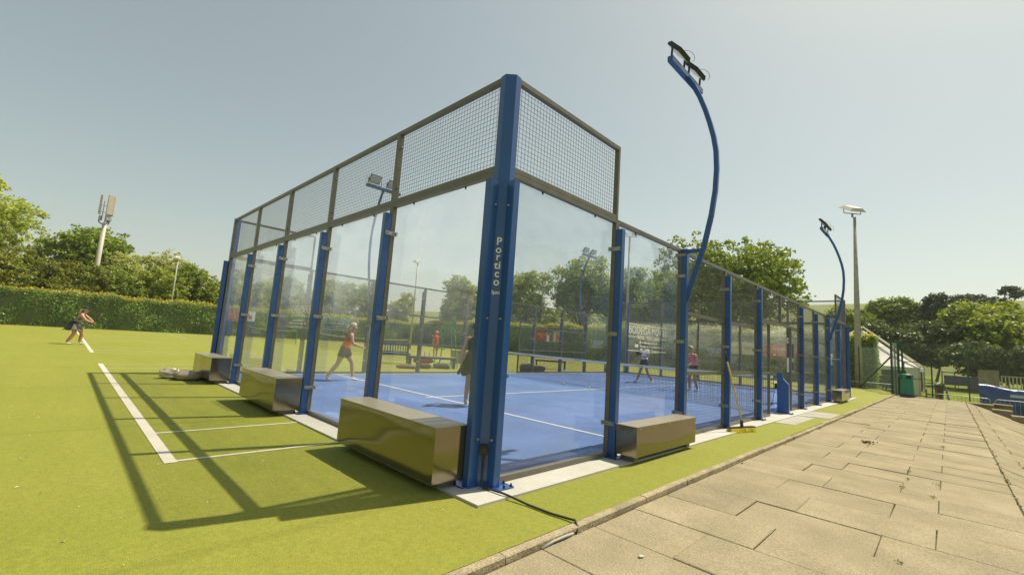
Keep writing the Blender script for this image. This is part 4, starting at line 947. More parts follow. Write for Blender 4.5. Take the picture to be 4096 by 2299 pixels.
def hedge(label, p0, p1, h, d, n, seed, leaf=.145, z=ZT-.1):
    """clipped hedge from p0 to p1; outer face towards the courts"""
    p0 = Vector((*p0, 0)); p1 = Vector((*p1, 0)); L = (p1-p0).length; a = math.atan2(p1.y-p0.y, p1.x-p0.x)
    t = thing('hedge', label, 'hedge', (p0.x, p0.y, z), a, 'hedges round the courts'); rng = np.random.default_rng(seed)
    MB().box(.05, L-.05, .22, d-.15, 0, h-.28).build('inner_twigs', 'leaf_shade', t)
    def scat(m, face):
        if face == 'front': p = np.stack([rng.uniform(0, L, m), rng.normal(0.04, .10, m), rng.uniform(0, h, m)], 1); o = np.array([0, -1, .2])
        elif face == 'top': p = np.stack([rng.uniform(0, L, m), rng.uniform(-.02, d, m), h+rng.normal(-.04, .08, m)], 1); o = np.array([0, -.3, 1])
        else: p = np.stack([L+rng.normal(-.05, .08, m), rng.uniform(0, d, m), rng.uniform(0, h, m)], 1); o = np.array([1, -.3, .2])
        p[:, 1] += (.14*np.sin(p[:, 0]*1.3+p[:, 2]*1.7)+.10*np.sin(p[:, 0]*2.1-p[:, 2]*2.9+1)+.08)*1.0+.09*np.sin(p[:, 0]*3.1-p[:, 2]*2.3); p[:, 2] += np.where(p[:, 2] > h*.8, .07*np.sin(p[:, 0]*.9)+.05*np.sin(p[:, 0]*2.7), 0)
        return p, np.repeat(o[None], len(p), 0)
    A = [scat(int(n*.72), 'front'), scat(int(n*.08), 'end'), scat(int(n*.20), 'top')]
    v, f = leaves(np.concatenate([x[0] for x in A]), leaf, rng, .25, .65, np.concatenate([x[1] for x in A]))
    place('foliage', np_mesh('foliage', v, f, 'leaf_hedge'), t)
    m = int(n*.20); p = np.stack([rng.uniform(0, L, m), rng.uniform(-.06, d, m), h+rng.normal(.02, .10, m)-.18*(rng.random(m) < .3)], 1); p[:, 2] += .07*np.sin(p[:, 0]*.9)+.05*np.sin(p[:, 0]*2.7)
    v, f = leaves(p, leaf*.95, rng, .5, .6); place('young_growth', np_mesh('young_growth', v, f, 'leaf_tip'), t)
    return t
hedge('long clipped hedge along the left side of the tennis courts', (-47.7, -24), (-47.7, 33), 2.95, 1.3, 60000, 51) .rotation_euler = (0, 0, R(90))
hedge('clipped hedge along the far end of the courts behind the banners', (-47.5, 32.35), (-.15, 32.35), 3.35, 1.5, 60000, 52)
hedge('hedge behind the photographer, seen only as a reflection', (3, -24.5), (-47, -24.5), 2.9, 1.2, 9000, 53, .25)

def fence(label, p0, p1, h, gap=3.0, sp=.09, z=ZT, mat='chain_wire', r=.0032):
    p0 = Vector((*p0, 0)); p1 = Vector((*p1, 0)); L = (p1-p0).length; a = math.atan2(p1.y-p0.y, p1.x-p0.x)
    t = thing('chain_link_fence', label, 'fence', (p0.x, p0.y, z), a, 'green chain link fences'); k = max(1, int(round(L/gap)))
    pm = MB().cbox(-.025, .025, -.025, .025, 0, h+.03).mesh('fence_post', 'green_steel')
    for i in range(k+1): place('fence_post', pm, t, (L*i/k, 0, 0))
    chain_link(MB(), L, .02, h, sp, r, -.03).build('chain_link', mat, t, kind='stuff')
    for zz in (.05, h*.5, h): MB().bar((0, -.032, zz), (L, -.032, zz), .006, caps=False).build('line_wire', mat, t)
    return t
fence('chain link fence in front of the left hedge', (-46.9, 31.4), (-46.9, -22), 2.75, 3.2)
fence('chain link fence in front of the far hedge', (-46.8, 31.35), (.9, 31.35), 2.75, 3.0)
# ---------------------------------------------------------------- gate, bin, marquee and the lawn beyond
def gate_fence():
    z = ZT-.04
    f = fence('green chain link fence with a gate at the end of the path', (1.25, 28.6), (11.5, 28.75), 2.72, 2.4, .06, z, 'chain_wire', .003)
    # heavier posts, brace and return panel at the turf corner
    t = thing('gate_post', 'heavy green gate post left of the bin, tied by a slanting brace', 'post', (1.0, 27.75, z))
    MB().cbox(-.045, .045, -.045, .045, 0, 2.85).build('upright', 'green_steel', t)
    MB().bar((-.03, .03, 1.95), (-1.75, 3.3, .05), .06, .05).build('brace', 'green_steel', t)
    t2 = thing('gate_post', 'pair of green gate posts right behind the bin', 'post', (1.22, 28.55, z))
    MB().cbox(-.05, .05, -.05, .05, 0, 2.8).build('upright', 'green_steel', t2); MB().cbox(.12, .20, -.05, .04, 0, 2.72).build('upright', 'green_steel', t2)
    MB().box(-.02, .02, -.10, -.05, .95, 1.1).build('latch', 'galvanised', t2)
    r = thing('fence_return', 'short mesh return panel between the heavy gate posts', 'fence', (1.04, 27.8, z), math.atan2(.7, .15))
    chain_link(MB(), .70, .03, 2.7, .05, .006).build('chain_link', 'galvanised', r, kind='stuff')
    MB().tube([(.38, 0, .02), (.38, 0, 2.3)], .02, 8).build('stiffener', 'green_steel', r)
    g = thing('gate', 'half-height green mesh gate behind the bin', 'gate', (1.45, 28.45, z), 0)
    MB().bar((0, 0, 0), (0, 0, 1.78), .04).bar((1.05, 0, 0), (1.05, 0, 1.78), .06).bar((0, 0, 1.76), (1.05, 0, 1.76), .04).bar((0, 0, .9), (1.05, 0, .9), .035).bar((0, 0, .05), (1.05, 0, .05), .04).build('gate_frame', 'green_steel', g)
    chain_link(MB(), 1.05, .05, 1.75, .05, .003).build('chain_link', 'chain_wire', g, kind='stuff')
    chain_link(MB(), 6.3, .02, 2.6, .09, .004)
    s = fence('short chain link fence from the gate post to the lamp column', (1.0, 27.9), (-.75, 31.3), 2.5, 4.0, .07, z, 'chain_wire', .003)
gate_fence()
def litter_bin():
    t = thing('litter_bin', 'green plastic litter bin at the end of the path', 'bin', (1.62, 26.9, ZT-.042), R(20))
    MB().lathe([(.27, .16), (.268, .18), (.235, .86), (.232, .88)], n=28).build('body', 'bin_green', t, smooth=True)
    MB().lathe([(.285, 0), (.285, .02), (.275, .155), (.27, .158)], n=28).build('base', 'bin_dark', t, smooth=True)
    MB().lathe([(.225, .885), (.225, 1.04), (.20, 1.042)], n=28).build('opening', 'black_plastic', t)
    for k in range(4):
        a = R(90*k+45); MB().bar((math.cos(a)*.226, math.sin(a)*.226, .87), (math.cos(a)*.226, math.sin(a)*.226, 1.06), .16, .02, up=(math.cos(a), math.sin(a), 0)).build('hood_pillar', 'bin_green', t)
    MB().lathe([(.255, 1.05), (.26, 1.07), (.25, 1.10), (.15, 1.13), (.02, 1.135)], n=28).build('lid', 'bin_green', t, smooth=True)
litter_bin()
def marquee():
    z = -.55; t = thing('marquee', 'white peaked marquee beyond the green gate', 'marquee', (-2.0, 44.8, z))
    ex, ey, eh, ph = 3.6, 4.2, 2.0, 4.9
    n = 10; m = MB()
    # concave canvas pyramid, one sheet per side
    cs = [(-ex, -ey), (ex, -ey), (ex, ey), (-ex, ey)]
    for i in range(4):
        a = Vector((*cs[i], eh)); b = Vector((*cs[(i+1) % 4], eh)); pk = Vector((0, 0, ph)); vs = []; fs = []
        for r in range(n+1):
            s = r/n
            for c in range(n+1):
                q = a.lerp(b, c/n); p = q.lerp(pk, s); p.z -= .24*math.sin(math.pi*s)*(1-.3*s)+.06*math.sin(math.pi*c/n)*(1-s); vs.append(p)
        for r in range(n):
            for c in range(n): fs.append((r*(n+1)+c, r*(n+1)+c+1, (r+1)*(n+1)+c+1, (r+1)*(n+1)+c))
        MB().add(vs, fs).build('roof_sheet', 'canvas', t, smooth=True)
        MB().add([a+Vector((0, 0, -.28)), b+Vector((0, 0, -.28)), b, a], [(0, 1, 2, 3)]).build('valance', 'canvas', t)
        # outer ridge tube from eaves corner up to the peak
        o = Vector((*cs[i], eh)); MB().tube([o*1.02, Vector((0, 0, ph+.25))], .06, 8).build('ridge_tube', 'lamp_cream', t)
        MB().box(cs[i][0]-.06, cs[i][0]+.06, cs[i][1]-.06, cs[i][1]+.06, 0, eh).build('leg', 'lamp_cream', t)
    for x0, x1 in ((2.9, 3.55), (-.9, -.2), (1.0, 1.5)): MB().box(x0, x1, -ey-.02, -ey+.02, .05, eh-.1).build('side_curtain', 'canvas', t)
    MB().box(-3.5, 3.5, ey-.02, ey+.02, .05, eh-.1).build('rear_curtain', 'tarp_slate', t)
marquee()
def skip_bin():
    t = thing('hanging_bin', 'dark wedge shaped bin hanging left of the gate post, beyond the fence', 'bin', (.1, 36.0, -.3))
    MB().extr([(-.34, .35), (.34, .35), (.42, 1.05), (-.42, 1.05)], 'y', -.3, .3).build('body', 'bin_dark', t)
    MB().box(-.45, .45, -.33, .33, 1.05, 1.09).build('rim', 'black_plastic', t); MB().tube([(0, 0, -.5), (0, 0, .36)], .04, 8).build('stand', 'bin_dark', t)
skip_bin()
def barrier(label, x, y, z, L, rz):
    t = thing('crowd_barrier', label, 'barrier', (x, y, z), rz, 'steel crowd barriers on the lawn')
    r = .12; H = 1.08
    path = [(0, 0, .1), (0, 0, H-r)]+[(r-r*math.cos(a), 0, H-r+r*math.sin(a)) for a in (.4, .8, 1.2, 1.57)]+[(L-r+r*math.sin(a), 0, H-r+r*math.cos(a)) for a in (0, .4, .8, 1.2, 1.57)]+[(L, 0, .1)]
    MB().tube(path, .02, 8).build('frame', 'galvanised', t, smooth=True)
    MB().bar((0, 0, .18), (L, 0, .18), .03).build('bottom_rail', 'galvanised', t)
    for i in range(1, 14): MB().tube([(L*i/14, 0, .18), (L*i/14, 0, H-.01)], .008, 6).build('upright_bar', 'galvanised', t)
    for x2 in (.25, L-.25): MB().bar((x2, -.3, .02), (x2, .3, .02), .04).bar((x2, 0, .02), (x2, 0, .18), .03).build('foot', 'galvanised', t)
barrier('crowd barrier directly behind the gate fence, left of the middle fence post', 2.55, 30.1, -.96, 2.0, R(-1))
barrier('crowd barrier at the right picture edge in front of the blue sheeting', 4.72, 30.1, -.97, 2.3, R(-1))
barrier('crowd barrier left of the green gate, under the marquee', -1.2, 31.0, -.72, 2.3, R(8))
def tarps():
    t = thing('covered_stand', 'blue plastic sheeting draped over a low stand on the lawn', 'sheeting', (5.6, 33.5, -.9), 0)
    n = 24; m = MB(); vs = []; fs = []; rng = random.Random(3)
    prof = [(-.75, .05), (-.70, .6), (-.62, 1.25), (-.55, 1.55), (-.45, 1.62), (.1, 1.64), (.6, 1.6)]
    for i in range(n+1):
        x = -1.35+4.0*i/n; top = 1+.03*math.exp(-((x+1.0)/.5)**2)-.08*min(1, max(0, (x+1.0)/.8))
        for (y, zz) in prof: vs.append((x+.04*math.sin(9*zz+i)+(.25*(1-zz/1.6) if i == 0 else 0), y+.05*math.sin(i*1.9+zz*3), zz*top))
    k = len(prof)
    for i in range(n):
        for j in range(k-1): fs.append((i*k+j, (i+1)*k+j, (i+1)*k+j+1, i*k+j+1))
    m.add(vs, fs).build('sheet', 'tarp_blue', t, smooth=True)
    MB().box(-.2, .75, -.80, -.76, 1.10, 1.24).box(.9, 1.6, -.80, -.76, 1.05, 1.2).build('clear_window', 'bottle_pale', t)
    w = thing('wooden_screen', 'pale slatted wooden panel standing behind the blue sheeting', 'panel', (4.85, 37.2, -.85), R(4))
    for i in range(10): MB().box(-.44+.088*i, -.44+.088*i+.082, -.02, .02+.006*(i % 2), .05, 2.42+.03*(i/9)).build('slat', 'wood_grey', w)
    MB().box(-.44, .44, .028, .06, 1.0, 1.1).build('rail', 'wood_brown', w)
    for i, (x, y, zz, L) in enumerate(((5.5, 39.2, -.8, .95), (6.25, 38.4, -.8, 1.2))):
        r = thing('white_railing', ('white stepped railing right of the wooden panel', 'lower white railing at the right picture edge')[i], 'railing', (x, y, zz), 0, 'white railings')
        hh = 2.1-.45*i
        MB().box(-.05, L, -.02, .02, hh-.05, hh).box(-.05, L, -.02, .02, hh-1.0, hh-.95).build('rail', 'lamp_cream', r)
        for k2 in range(7): MB().box(L*k2/6-.025, L*k2/6+.025, -.02, .02, .0 if k2 in (0, 6) else hh-1.0, hh-.05).build('baluster', 'lamp_cream', r)
    wb = thing('windbreak', 'low slate blue windbreak across the lawn', 'windbreak', (2.75, 57, -.45), 0)
    MB().box(0, 2.9, -.01, .01, .55, 1.42).box(1.7, 2.3, -.012, -.002, .2, .55).build('cloth', 'tarp_slate', wb)
    for k2 in range(4): MB().tube([(.02+.95*k2, 0, 0), (.02+.95*k2, 0, 1.45)], .02, 6).build('stake', 'wood_brown', wb)
    rf = thing('rail_fence', 'pale timber rail fence along the far edge of the lawn', 'fence', (2.6, 60, -.4), 0)
    for k2 in range(7): MB().box(.9*k2-.05, .9*k2+.05, -.05, .05, 0, 1.75).build('fence_post', 'wood_grey', rf)
    MB().box(0, 5.4, -.03, .03, 1.6, 1.7).build('rail', 'wood_grey', rf)
    c = thing('coat_rack', 'rack of pale blue cloths on a dark stand behind the fence', 'rack', (2.65, 37.0, -.8), R(10))
    MB().extr([(-.17, .1), (.13, .1), (.19, 1.25), (-.22, 1.25)], 'y', -.14, .14).build('stand', 'bin_dark', c)
    vs = []; fs = []; n = 14; pr = [(-.10, 1.30), (.05, 1.42), (.20, 1.36), (.30, 1.05), (.36, .65), (.42, .25)]
    for i in range(n+1):
        y = -.2+.4*i/n; f = .05*math.sin(i*1.9)
        for (px, pz) in pr: vs.append((px+f*(px+.2), y, pz-.06*abs(math.sin(i*1.3))+(.3*max(0, .5-i/n) if pz < .7 else 0)))
    k2 = len(pr)
    for i in range(n):
        for j in range(k2-1): fs.append((i*k2+j, i*k2+j+1, (i+1)*k2+j+1, (i+1)*k2+j))
    MB().add(vs, fs).build('cloth', 'bottle_pale', c, smooth=True)
    s = thing('wooden_stile', 'low brown timber rail beside the cloth rack', 'rail', (2.0, 36.5, -.8), 0)
    MB().box(0, .08, -.05, .05, 0, .9).build('fence_post', 'wood_brown', s); MB().box(.45, .55, -.05, .05, 0, 1.0).build('fence_post', 'wood_brown', s); MB().box(.08, .45, -.02, .02, .55, .65).build('rail', 'wood_brown', s)
tarps()
for lb, x0, x1, y, zt, h in (('top stone terrace block behind the fence post', 3.75, 4.62, 29.2, -.13, .5), ('upper stone terrace block furthest right', 4.64, 5.3, 30.0, -.11, .5), ('lower stone terrace step in front of the top block', 4.48, 5.1, 27.3, -.23, .5), ('lowest stone terrace step at the right edge of the bank', 5.0, 6.2, 26.3, -.37, .5)):
    t = thing('terrace_block', lb, 'stone block', ((x0+x1)/2, y, zt-h), 0, 'stone terrace blocks'); w2 = (x1-x0)/2
    MB().cbox(-w2+.02, w2-.02, -.28, .5, -.3, h-.06, .02).build('block', 'stone', t); MB().cbox(-w2, w2, -.32, .52, h-.06, h, .01).build('coping', 'stone', t)
# banners and posters
def banner(name, label, x0, x1, y, z0, z1, mat, parts=(), rz=None, along='x'):
    t = thing(name, label, 'banner', ((x0+x1)/2, y, z0) if along == 'x' else (y, (x0+x1)/2, z0), 0 if along == 'x' else R(90))
    w2 = (x1-x0)/2; n = 12; vs = []; fs = []
    for i in range(n+1):
        x = -w2+2*w2*i/n; o = .012*math.sin(i*1.7); s = .012*math.sin(math.pi*i/n)
        vs += [(x, o-.005, s*0), (x, o-.005, z1-z0-s), (x, o+.005, 0), (x, o+.005, z1-z0-s)]
    for i in range(n): b = i*4; fs += [(b, b+4, b+5, b+1), (b+2, b+3, b+7, b+6), (b+1, b+5, b+7, b+3), (b, b+2, b+6, b+4)]
    sh = MB().add(vs, fs).build('sheet', mat, t)
    for (kind, *a) in parts:
        if kind == 't': place('lettering', text_mesh(a[0], a[1], a[4], width=a[5] if len(a) > 5 else None), sh, (a[2], -.022, a[3]), (R(90), 0, 0))
        else: MB().box(a[0], a[1], -.022, -.018, a[2], a[3]).build(kind, a[4], sh)
    return t
banner('banner', 'cream banner on the far fence left of the red one, seen through the mesh', -8.15, -6.45, 31.28, 1.54, 2.41, 'banner_cream', (('t', 'BODEGA', .28, -.42, .36, 'banner_brown', .66), ('t', 'MOVIL', .28, .42, .36, 'banner_brown', .62)))
banner('banner', 'red wine merchant banner on the far fence, seen through the entrance', -6.4, -3.9, 31.28, 1.54, 2.41, 'banner_red',
       (('t', 'WINE MERCHANT', .26, .42, .36, 'white_vinyl', 1.5), ('rule', -.42, 1.22, .58, .60, 'white_vinyl'), ('rule', -.42, 1.22, .27, .29, 'white_vinyl'), ('t', '@bodegamovil', .09, .35, .10, 'white_vinyl'), ('emblem', -.22, -.05, .09, .17, 'white_vinyl'), ('t', 'O', .45, -.85, .28, 'banner_cream'), ('t', 'ESENCIAL', .1, -.8, .70, 'white_vinyl'), ('t', 'Uncork', .1, -.8, .08, 'white_vinyl')))
banner('poster', 'red and photographic poster with yellow lettering on the far fence', -26.95, -23.65, 31.27, 1.56, 2.64, 'banner_photo',
       (('red_field', -1.65, -.3, 0, 1.08, 'banner_red'), ('t', 'rflowers', .36, -.95, .62, 'banner_yellow', 1.15), ('t', 'GO', .30, -.85, .36, 'banner_yellow', .45), ('small_print', -1.55, -.8, .22, .26, 'banner_cream'), ('small_print', -1.55, -.7, .12, .16, 'banner_cream'), ('navy_strip', -.5, .55, .95, 1.07, 'banner_navy'),
        ('figure', -.15, .12, 0, .62, 'cloth_white'), ('figure', .72, .98, 0, .9, 'banner_cream'), ('figure', 1.1, 1.38, .2, .7, 'banner_pink'), ('figure', .25, .55, .05, .72, 'bag_brown')))
banner('banner', 'pink banner on the left fence seen through the first glass pane', 8.1, 9.35, -46.8, 1.5, 2.52, 'banner_pink', (('stripe', -.5, .3, .55, .62, 'banner_yellow'), ('stripe', -.3, .35, .3, .36, 'banner_yellow')), along='y')
banner('banner', 'white and pink banner next to the pink one on the left fence', 9.6, 10.75, -46.8, 1.55, 2.54, 'cloth_white', (('figure', .0, .3, .2, .6, 'banner_pink'), ('figure', -.4, -.2, .1, .3, 'cloth_grey')), along='y')
t = thing('storage_locker', 'tall blue locker under the pink banner at the left fence', 'locker', (-46.4, 8.5, ZT)); MB().cbox(-.2, .2, -.2, .2, 0, 1.5).build('body', 'bench_blue', t); MB().box(.2, .215, -.17, .17, .08, 1.42).build('door', 'steel_blue', t)
for x, y, lb in ((-46.3, 9.2, 'low grey slatted bench by the blue locker'), (-46.3, 10.9, 'second grey slatted bench right of the blue locker')):
    t = thing('slatted_bench', lb, 'bench', (x, y, ZT), R(90))
    for k in range(5): MB().box(-.4, .4, .1, .13, .35+.09*k, .41+.09*k).build('back_slat', 'galvanised', t)
    MB().box(-.4, .4, -.25, .1, .38, .42).build('seat', 'galvanised', t)
    for s in (-.36, .36): MB().box(s-.02, s+.02, -.22, .12, 0, .38).build('leg', 'galvanised', t)
# clubhouse outside the picture: its wall is what the side glass mirrors
def clubhouse():
    a = math.atan2(17.4-24.6, 25.5-9.6); t = thing('clubhouse', 'brick clubhouse right of the path, seen only mirrored in the side glass', 'building', (9.6, 24.6, -1.2), a); L = 17.5
    MB().box(0, L, 0, 7, 0, 5.9).build('wall', 'brick', t); MB().box(-.25, L+.25, -.35, 7.25, 5.9, 6.25).build('roof', 'roof_dark', t)
    for i in range(6):
        f = MB().box(1.2+2.7*i, 2.8+2.7*i, -.03, .05, 2.6, 4.2).build('window', 'cloth_white', t); MB().box(1.28+2.7*i, 2.72+2.7*i, -.04, -.032, 2.68, 4.12).build('pane', 'window_dark', f)
clubhouse()
# ---------------------------------------------------------------- people
def skin_obj(name, nodes, edges, root, mat, parent, sub=2):
    keys = list(nodes); idx = {k: i for i, k in enumerate(keys)}
    me = bpy.data.meshes.new(name); me.from_pydata([nodes[k][0] for k in keys], [(idx[a], idx[b]) for a, b in edges], []); me.update()
    o = bpy.data.objects.new(name, me); COL.objects.link(o)
    md = o.modifiers.new('skin', 'SKIN'); md.use_smooth_shade = True; md.branch_smoothing = 0.4
    if not me.skin_vertices:
        bpy.context.view_layer.objects.active = o
    sv = me.skin_vertices[0].data if me.skin_vertices else None
    for k in keys:
        r = nodes[k][1]; r = (r, r) if not isinstance(r, tuple) else r
        sv[idx[k]].radius = r; sv[idx[k]].use_root = (k == root)
    ss = o.modifiers.new('sub', 'SUBSURF'); ss.levels = sub; ss.render_levels = sub
    dg = bpy.context.evaluated_depsgraph_get(); dg.update()
    m2 = bpy.data.meshes.new_from_object(o.evaluated_get(dg)); o.modifiers.clear(); o.data = m2
    m2.materials.clear(); m2.materials.append(M[mat]); m2.polygons.foreach_set('use_smooth', [True]*len(m2.polygons))
    o.parent = parent; return o
def person(label, loc, rz, J, hair, top, bottom, skirt=False, sleeves=False, cap=False, tail=True, racket=None, dress=False, shoe='shoe', h=1.66, panel=False, girth=1.08):
    """local frame: x to the person's right, y forward, z up. J overrides joints of a 1.66 m adult."""
    t = thing('person', label, 'person', loc, rz)
    P = dict(pel=(0, 0, .93), spine=(0, .01, 1.08), chest=(0, .02, 1.26), neck=(0, .03, 1.42), jaw=(0, .06, 1.48), head=(0, .045, 1.56), crown=(0, .03, 1.615),
             shR=(.17, .02, 1.36), elR=(.24, 0, 1.10), wrR=(.24, .08, .87), shL=(-.17, .02, 1.36), elL=(-.24, 0, 1.10), wrL=(-.24, .08, .87),
             hipR=(.09, 0, .88), knR=(.11, .03, .49), anR=(.12, 0, .09), hipL=(-.09, 0, .88), knL=(-.11, .03, .49), anL=(-.12, 0, .09))
    P.update(J); P = {k: Vector(v) for k, v in P.items()}
    fd = P.pop('fdir', Vector((0, 1, 0))).normalized()          # facing of the head
    hd = (P['crown']-P['neck']).normalized(); sd = fd.cross(hd).normalized()
    fR = P.pop('toeR', None); fL = P.pop('toeL', None)
    N = {'pel': (P['pel'], (.125, .105)), 'spine': (P['spine'], (.11, .09)), 'chest': (P['chest'], (.125, .10)), 'neck0': (P['chest'].lerp(P['neck'], .75), .075), 'neck': (P['neck'], .05),
         'jaw': (P['jaw'], .058), 'head': (P['head'], (.072, .085)), 'crown': (P['crown'], .06),
         'nose': (P['jaw'].lerp(P['head'], .45)+fd*.094, .013)}
    E = [('pel', 'spine'), ('spine', 'chest'), ('chest', 'neck0'), ('neck0', 'neck'), ('neck', 'jaw'), ('jaw', 'head'), ('head', 'crown'), ('head', 'nose')]
    for s in 'RL':
        N['sh'+s] = (P['sh'+s], .056); N['el'+s] = (P['el'+s], .040); N['wr'+s] = (P['wr'+s], .027)
        N['ua'+s] = (P['sh'+s].lerp(P['el'+s], .45), .046); N['fa'+s] = (P['el'+s].lerp(P['wr'+s], .35), .040)
        fdv = (P['wr'+s]-P['el'+s]).normalized(); side = fdv.cross(Vector((0, 1, .2))).normalized()
        palm = P['wr'+s]+fdv*.07; N['pa'+s] = (palm, (.033, .02))
        E += [('chest', 'sh'+s), ('sh'+s, 'ua'+s), ('ua'+s, 'el'+s), ('el'+s, 'fa'+s), ('fa'+s, 'wr'+s), ('wr'+s, 'pa'+s)]
        fwd = side.cross(fdv).normalized()
        for q in range(4):
            b = palm+side*((q-1.5)*.019)+fdv*.025; ln = (.06, .075, .07, .055)[q]
            N['f%d%s' % (q, s)] = (b+fdv*ln*.5, .0095); N['g%d%s' % (q, s)] = (b+fdv*ln*.85+fwd*.03, .008)
            E += [('pa'+s, 'f%d%s' % (q, s)), ('f%d%s' % (q, s), 'g%d%s' % (q, s))]
        N['t0'+s] = (P['wr'+s]+fdv*.04+side*-.042+fwd*.015, .011); N['t1'+s] = (P['wr'+s]+fdv*.085+side*-.05+fwd*.035, .009); E += [('wr'+s, 't0'+s), ('t0'+s, 't1'+s)]
        N['hip'+s] = (P['hip'+s], .088); N['th'+s] = (P['hip'+s].lerp(P['kn'+s], .4), .080); N['kn'+s] = (P['kn'+s], .054); N['ca'+s] = (P['kn'+s].lerp(P['an'+s], .33), .056); N['an'+s] = (P['an'+s], .036)
        E += [('pel', 'hip'+s), ('hip'+s, 'th'+s), ('th'+s, 'kn'+s), ('kn'+s, 'ca'+s), ('ca'+s, 'an'+s)]
    G = lambda r: tuple(x*girth for x in r) if isinstance(r, tuple) else r*girth
    N = {k: (p, G(r) if k[:2] not in ('ja', 'he', 'cr', 'no') and k[0] not in 'fgt' or k[:2] in ('th', 'fa') else r) for k, (p, r) in N.items()}
    body = skin_obj('body', N, E, 'pel', 'skin', t)
    segs = [(a, b, N[a][0], N[b][0]) for a, b in E]
    def cloth(name, rule, off, mat, hem=0.0):
        bm = body.data; fs = []; used = {}
        vs = []
        for p in bm.polygons:
            c = p.center; best = None
            for (a, b, A, B) in segs:
                d = B-A; tt = min(1, max(0, (c-A).dot(d)/d.length_squared)); dd = (c-(A+d*tt)).length-.02*(a in ('pel', 'spine', 'chest') and b in ('pel', 'spine', 'chest'))
                if best is None or dd < best[0]: best = (dd, a, b, tt)
            if rule(best[1].rstrip('RL'), best[2].rstrip('RL'), best[3]):
                f = []
                for vi in p.vertices:
                    if vi not in used:
                        used[vi] = len(vs); v = bm.vertices[vi]; vs.append(v.co+v.normal*off)
                    f.append(used[vi])
                fs.append(f)
        return MB().add(vs, fs).build(name, mat, t, smooth=True)
    def shirt_rule(a, b, k):
        if (a, b) in (('pel', 'spine'), ('spine', 'chest')): return True
        if (a, b) == ('chest', 'neck0'): return k < .75
        if (a, b) == ('chest', 'sh'): return k < (2 if sleeves else .62)
        if sleeves and (a, b) == ('sh', 'ua'): return True
        if sleeves and (a, b) == ('ua', 'el'): return k < .35
        return (a, b) == ('pel', 'hip') and k < .25
    def short_rule(a, b, k):
        return ((a, b) == ('pel', 'spine') and k < .3) or (a, b) in (('pel', 'hip'), ('hip', 'th')) or ((a, b) == ('th', 'kn') and k < .15)
    def skirt_mesh(name, mat, L):
        m = MB(); c = P['pel']; nn = 28; vs = []; fs = []
        for i, (r, dz) in enumerate(((.145, .10), (.17, 0), (.20, -.35*L), (.235, -.7*L), (.265, -L))):
            for k in range(nn):
                a = 2*math.pi*k/nn; rr = r*(.35+.65*girth)*(1+.025*i*math.sin(7*a)); vs.append((c.x+math.cos(a)*rr, c.y+math.sin(a)*rr*.9-.012*i, c.z+dz+.008*math.sin(5*a)*i))
        for i in range(4):
            for k in range(nn): fs.append((i*nn+k, i*nn+(k+1) % nn, (i+1)*nn+(k+1) % nn, (i+1)*nn+k))
        o = m.add(vs, fs).build(name, mat, t, smooth=True)
        if panel: MB().add([Vector(vs[i*nn+k])+Vector((math.cos(2*math.pi*k/nn)*.006, math.sin(2*math.pi*k/nn)*.006, 0)) for i in range(1, 5) for k in range(0, 6)], [(i*6+k, i*6+k+1, (i+1)*6+k+1, (i+1)*6+k) for i in range(3) for k in range(5)]).build('skirt_panel', 'cloth_grey', o, smooth=True)
    cloth('dress_bodice' if dress else 'shirt', shirt_rule, .014, top)
    if dress: skirt_mesh('dress_skirt', top, .30)
    elif skirt: skirt_mesh('skirt', bottom, .25); 
    else: cloth('shorts', short_rule, .02, bottom)
    # shoes
    for s, f in (('R', fR), ('L', fL)):
        d = (f if f is not None else Vector((0, 1, 0))).normalized(); a = P['an'+s]; x = Vector((d.y, -d.x, 0)).normalized(); zl = a.z-.09
        n = {'heel': (a+Vector((0, 0, -.045))-d*.03, (.042, .045)), 'mid': (a+Vector((0, 0, -.055))+d*.06, (.045, .036)), 'toe': (a+Vector((0, 0, -.06))+d*.15, (.042, .028)), 'cuff': (a+Vector((0, 0, .01)), .044)}
        skin_obj('shoe', n, [('cuff', 'heel'), ('heel', 'mid'), ('mid', 'toe')], 'heel', shoe, t, 1)
    # face and hair
    c = P['head']+fd*.01
    fc = MB()
    for s in (-1, 1): fc.ball(c+fd*.083+sd*s*.03+hd*.0, .009, n=8, m=6)
    fc.build('eyes', 'bolt_dark', t); MB().ball(P['jaw']+fd*.062+hd*.005, .02, .008, .006, 8, 6).build('mouth', 'bag_red', t)
    er = MB()
    for s in (-1, 1): er.ball(c+sd*s*.078-hd*.01, .012, .018, .026, 8, 6)
    er.build('ears', 'skin', t, smooth=True)
    hm = MB(); cc = P['head'].lerp(P['crown'], .35)-fd*.018; rr = .104; vs = []; fs = []; nn, mm = 18, 10
    for i in range(mm+1):
        ph = math.pi*.62*i/mm
        for k in range(nn):
            a = 2*math.pi*k/nn; f = math.cos(a); cut = 1.0 if f < .3 else max(.45, 1-(f-.3)*.9)
            pp = ph*cut; vs.append(cc+hd*math.cos(pp)*rr*1.02+(fd*math.cos(a)*1.04+sd*math.sin(a)*.9)*math.sin(pp)*rr)
    for i in range(mm):
        for k in range(nn): fs.append((i*nn+k, i*nn+(k+1) % nn, (i+1)*nn+(k+1) % nn, (i+1)*nn+k))
    hr = hm.add(vs, fs).build('hair', hair, t, smooth=True)
    if tail: MB().tube([cc-fd*.09+hd*.0, cc-fd*.14-hd*.05, cc-fd*.13-hd*.15, cc-fd*.10-hd*.24], [.03, .04, .035, .012], 10).build('ponytail', hair, hr, smooth=True)
